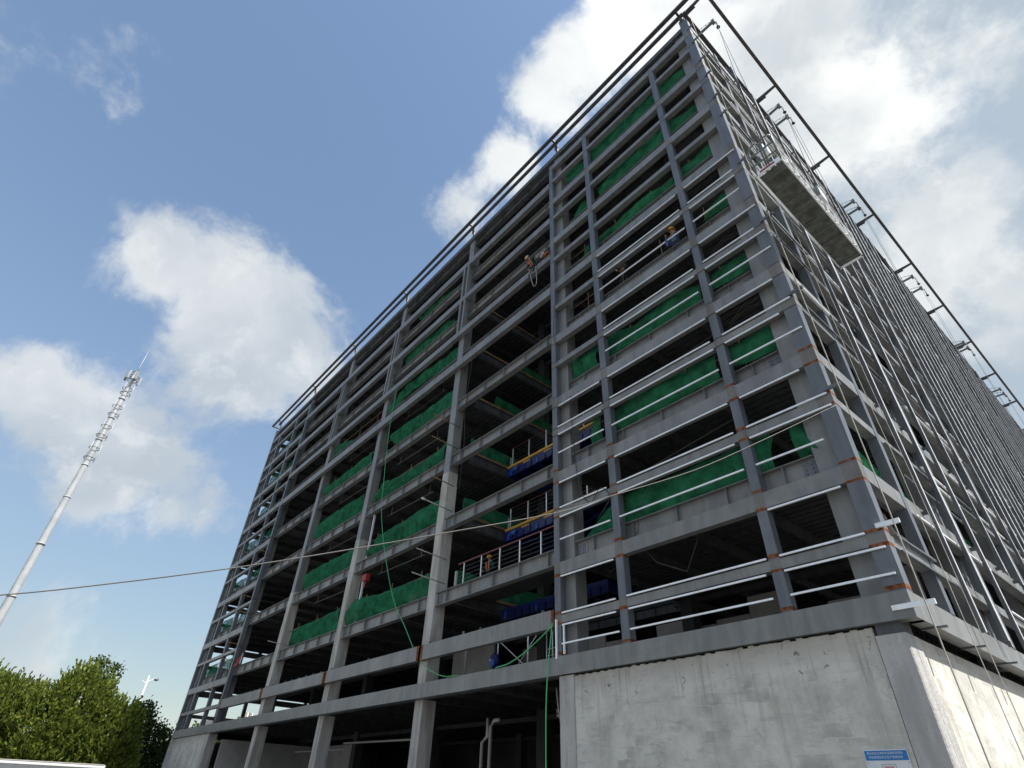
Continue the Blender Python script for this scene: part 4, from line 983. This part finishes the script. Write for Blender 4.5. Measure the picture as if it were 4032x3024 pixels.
tree('broadleaf_tree', (-64.5, -1.2, 0), [(0, 0, 5.4, 2, 1.6, 2.6), (0, 1.6, 4.4, 1.8, 1.6, 2.2), (0, 0, 2.4, 2.4, 2.4, 2.3)], 900, 'dark green leafy tree behind the cypresses, nearest the building', 'leaf_dark', False, 11, .26, .11, 12)
tree('broadleaf_tree', (-66.6, 2.3, 0), [(0, 0, 4.3, 1.8, 1.5, 2.1), (0, -.3, 2.2, 2.2, 2, 2.0)], 520, 'low dark tree tucked against the left edge of the building', 'leaf_dark', False, 13, .26, .11, 12)
tree('broadleaf_tree', (-62.3, -6.6, 0), [(0, .2, 9.6, .6, .8, 1.1), (0, 1.4, 9.7, .45, .55, .9), (0, .5, 7.5, 1.2, 1.4, 2.2)], 330, 'tall dark tree whose two tips rise behind the cypresses', 'leaf_dark', False, 17, .26, .11, 12, 8)
tree('broadleaf_tree', (-110, 21.5, 0), [(0, 0, 8.4, 2.6, 2.6, 3.4), (0, -3.5, 7, 2, 2.2, 3)], 300, 'far green tree beside the apartment block', 'leaf_dark', False, 19, .5, .2, 9, 5)
tree('broadleaf_tree', (-107, 15.5, 0), [(0, 0, 7, 2, 2.2, 3.2)], 200, 'far low green tree left of the apartment block', 'leaf_dark', False, 23, .5, .2, 9, 5)

# ------------------------------------------------------------------ workers
def person(loc, rz, J, label, shirt, legs, helmet, straps=None):
    """J: joints in a frame where the figure looks along -y; loc: point under the pelvis"""
    r = empty('person', loc, label, 'person'); T_ = Matrix.Translation(loc) @ Matrix.Rotation(R(rz), 4, 'Z')
    J = {k: Vector(v) for k, v in J.items()}
    V, Ed, Rad, seg = [], [], [], []
    def vert(p, rad): V.append(Vector(p)); Rad.append(rad); return len(V) - 1
    def edge(a, b, mt): Ed.append((a, b)); seg.append((V[a], V[b], mt))
    pel = vert(J['pelvis'], .135); sp = vert(J['spine'], .125); ch = vert(J['chest'], .15); nk = vert(J['neck'], .06)
    hd = vert(J['head'], .085); ht = vert(J['head'] + (J['head'] - J['neck']).normalized() * .11, .078)
    edge(pel, sp, shirt); edge(sp, ch, shirt); edge(ch, nk, shirt); edge(nk, hd, 'skin'); edge(hd, ht, 'skin')
    fwd = J.get('look', Vector((0, -1, 0))).normalized()
    ns = vert(J['head'] + fwd * .095 - Vector((0, 0, .005)), .018); edge(hd, ns, 'skin')
    cn = vert(J['head'] + fwd * .06 - (J['head'] - J['neck']).normalized() * .075, .035); edge(hd, cn, 'skin')
    for s in ('l', 'r'):
        sh = vert(J['sh_' + s], .068); el = vert(J['el_' + s], .048); wr = vert(J['wr_' + s], .034)
        edge(ch, sh, shirt); edge(sh, el, shirt); edge(el, wr, shirt)
        fd = (J['wr_' + s] - J['el_' + s]).normalized(); side = fd.cross(Vector((0, 0, 1)))
        side = side.normalized() if side.length > .1 else Vector((1, 0, 0)); dn = side.cross(fd)
        pm = vert(J['wr_' + s] + fd * .055, .032); edge(wr, pm, 'skin')
        for i, (o, L) in enumerate(((-.03, .068), (-.01, .078), (.011, .072), (.031, .058))):
            b = vert(V[pm] + fd * .035 + side * o, .0105); k = vert(V[b] + fd * L * .55 - dn * .008 * (1 + i % 2), .0095); e = vert(V[k] + fd * L * .32 - dn * .03, .0085)
            edge(pm, b, 'skin'); edge(b, k, 'skin'); edge(k, e, 'skin')
        tb = vert(V[pm] - side * .038 + fd * .002 - dn * .008, .012); te = vert(V[tb] - side * .022 + fd * .036 - dn * .012, .010); edge(pm, tb, 'skin'); edge(tb, te, 'skin')
        hp = vert(J['hip_' + s], .10); kn = vert(J['kn_' + s], .068); an = vert(J['an_' + s], .048); to = vert(J['to_' + s], .042)
        edge(pel, hp, legs); edge(hp, kn, legs); edge(kn, an, legs); edge(an, to, 'black')
    me = D.meshes.new('tmp'); me.from_pydata([tuple(v) for v in V], Ed, []); o = D.objects.new('tmp', me); COL.objects.link(o)
    sk = o.modifiers.new('s', 'SKIN'); sk.use_smooth_shade = True; ss = o.modifiers.new('u', 'SUBSURF'); ss.levels = 1; ss.render_levels = 1
    if not me.skin_vertices: me.skin_vertices.new() if hasattr(me.skin_vertices, 'new') else None
    for i, sv in enumerate(me.skin_vertices[0].data): sv.radius = (Rad[i], Rad[i]); sv.use_root = (i == 0)
    dg = bpy.context.evaluated_depsgraph_get(); bm_ = D.meshes.new_from_object(o.evaluated_get(dg)); D.objects.remove(o)
    mats = []
    def mi(n):
        if n not in mats: mats.append(n)
        return mats.index(n)
    idx = []
    for p in bm_.polygons:
        best, bm = 9, 'skin'
        for a, b, mt in seg:
            ab = b - a; t = max(0, min(1, (p.center - a).dot(ab) / max(1e-9, ab.length_squared))); dd = (p.center - a - ab * t).length
            if dd < best: best, bm = dd, mt
        idx.append(mi(bm))
    bm_.materials.clear()
    for n in mats: bm_.materials.append(M[n])
    bm_.polygons.foreach_set('material_index', idx); bm_.polygons.foreach_set('use_smooth', [True] * len(idx)); bm_.transform(T_)
    ob = D.objects.new('body', bm_); COL.objects.link(ob); ob.parent = r; ob.matrix_parent_inverse = r.matrix_basis.inverted()
    up = (J['head'] - J['neck']).normalized(); sd_ = up.cross(fwd).normalized()
    m = MB()
    for s in (-1, 1): m.ball(T_ @ (J['head'] + fwd * .082 + sd_ * .03 * s + up * .02), .012, 'black', 6, 4)
    m.build('eyes', r)
    # helmet: shell and brim
    m = MB(); vs, fs = [], []; n = 14; base = J['head'] + up * .045; ff = (fwd - up * fwd.dot(up)).normalized()
    prof = [(.150, -.004), (.132, .0), (.130, .05), (.112, .10), (.07, .135), (.0, .148)]
    for (rad, h) in prof:
        for i in range(n):
            t = i * 2 * math.pi / n; k = 1.16 + (.30 if rad > .14 and math.cos(t) > .2 else 0) * max(0, math.cos(t))
            vs.append(T_ @ (base + up * h + ff * math.cos(t) * rad * k + sd_ * math.sin(t) * rad))
    for a in range(len(prof) - 1):
        for i in range(n): fs.append((a * n + i, a * n + (i + 1) % n, (a + 1) * n + (i + 1) % n, (a + 1) * n + i))
    m.add(vs, fs, helmet, True); m.build('helmet', r)
    if straps:
        m = MB(); c_, p_ = J['chest'], J['spine']
        for s in (-1, 1):
            f_ = (J['sh_l'] - J['sh_r']).cross(J['chest'] - J['pelvis']).normalized()
            if f_.dot(fwd) < 0: f_ = -f_
            a = c_ + (J['sh_l'] - J['sh_r']).normalized() * .09 * s + f_ * .165 + (c_ - p_).normalized() * .08; b = p_ + (J['sh_l'] - J['sh_r']).normalized() * .07 * s + f_ * .15 - (c_ - p_).normalized() * .05
            m.bar(T_ @ a, T_ @ b, .055, .02, straps)
        m.build('harness', r)
    return r

# crouching on the floor beam in the middle of the corner grid
person((-3.45, .34, FLOOR[4]), 4, dict(pelvis=(0, .10, .16), spine=(0, .06, .36), chest=(0, -.02, .58), neck=(0, -.05, .74), head=(0, -.09, .84), look=(-.25, -1, -.25),
       sh_l=(.20, -.02, .63), el_l=(.30, -.16, .42), wr_l=(.24, -.34, .34), sh_r=(-.20, -.02, .63), el_r=(-.29, -.16, .42), wr_r=(-.20, -.36, .38),
       hip_l=(.10, .07, .14), kn_l=(.17, -.36, .26), an_l=(.15, -.30, -.18), to_l=(.16, -.45, -.22), hip_r=(-.10, .07, .14), kn_r=(-.20, -.38, .24), an_r=(-.21, -.32, -.22), to_r=(-.22, -.47, -.27)),
       'worker in yellow helmet, mottled shirt and blue jeans sitting on a beam', 'camo', 'jeans', 'helmet_y')
# bending over on the same floor
person((-6.4, .70, FLOOR[4]), 20, dict(pelvis=(0, .05, .92), spine=(0, -.06, 1.10), chest=(-.02, -.24, 1.25), neck=(-.03, -.36, 1.32), head=(-.04, -.45, 1.33), look=(0, -.6, -.8),
       sh_l=(.19, -.25, 1.27), el_l=(.24, -.38, 1.02), wr_l=(.16, -.50, .82), sh_r=(-.21, -.25, 1.27), el_r=(-.25, -.40, 1.04), wr_r=(-.16, -.52, .84),
       hip_l=(.10, .05, .88), kn_l=(.12, -.06, .48), an_l=(.12, .04, .09), to_l=(.13, -.12, .04), hip_r=(-.10, .05, .88), kn_r=(-.13, -.08, .48), an_r=(-.14, .02, .09), to_r=(-.15, -.14, .04)),
       'worker in mottled clothes bending down left of the yellow helmeted worker', 'camo', 'dark', 'dull')
# astride the upper box beam, leaning out
person((-11.75, .12, 25.2), -18, dict(pelvis=(0, .02, .13), spine=(0, -.06, .33), chest=(0, -.20, .54), neck=(-.01, -.31, .66), head=(-.03, -.40, .73), look=(-.35, -.8, -.55),
       sh_l=(.20, -.20, .58), el_l=(.42, -.30, .40), wr_l=(.62, -.20, .22), sh_r=(-.20, -.20, .58), el_r=(-.27, -.36, .32), wr_r=(-.20, -.32, .06),
       hip_l=(.11, .03, .10), kn_l=(.26, -.20, -.02), an_l=(.24, -.18, -.46), to_l=(.26, -.33, -.52), hip_r=(-.11, .03, .10), kn_r=(-.20, -.22, .0), an_r=(-.16, -.20, -.44), to_r=(-.18, -.35, -.50)),
       'worker in dark green jacket with orange harness straps leaning out high up', 'dgreen', 'dark', 'helmet_w', 'orange')
curve_thing('safety_lanyard', [(-11.9, -.12, 25.1), (-11.75, -.2, 24.4), (-11.55, -.2, 23.6), (-11.4, -.2, 23.35), (-11.25, -.2, 23.5), (-11.3, -.18, 24.2), (-11.45, -.12, 25.0)], .022, 'rope', 'white lanyard loop hanging under the worker who leans out', 'lanyard', smooth=5)
m = MB(); m.box(-10.85, -10.45, -.16, .10, 25.21, 25.42, 'rust'); m.bar((-11.1, -.06, 25.45), (-10.8, -.06, 25.62), .1, .14, 'pvc'); tag(m.build('tool_box'), 'small orange and white tool box on the beam end beside the leaning worker', 'tool box')
# standing behind the maroon handrail
person((-16.75, 2.0, FLOOR[1]), 8, dict(pelvis=(0, 0, .94), spine=(0, 0, 1.12), chest=(0, -.01, 1.32), neck=(0, -.01, 1.48), head=(0, -.04, 1.58), look=(.2, -1, -.2),
       sh_l=(.20, 0, 1.37), el_l=(.27, -.06, 1.09), wr_l=(.18, -.24, .98), sh_r=(-.20, 0, 1.37), el_r=(-.27, -.06, 1.09), wr_r=(-.18, -.26, 1.0),
       hip_l=(.10, 0, .9), kn_l=(.11, -.03, .48), an_l=(.11, .02, .09), to_l=(.12, -.13, .04), hip_r=(-.10, 0, .9), kn_r=(-.12, -.02, .48), an_r=(-.12, .02, .09), to_r=(-.13, -.13, .04)),
       'worker in orange helmet standing behind the maroon handrail', 'dgreen', 'dark', 'helmet_o', 'orange')
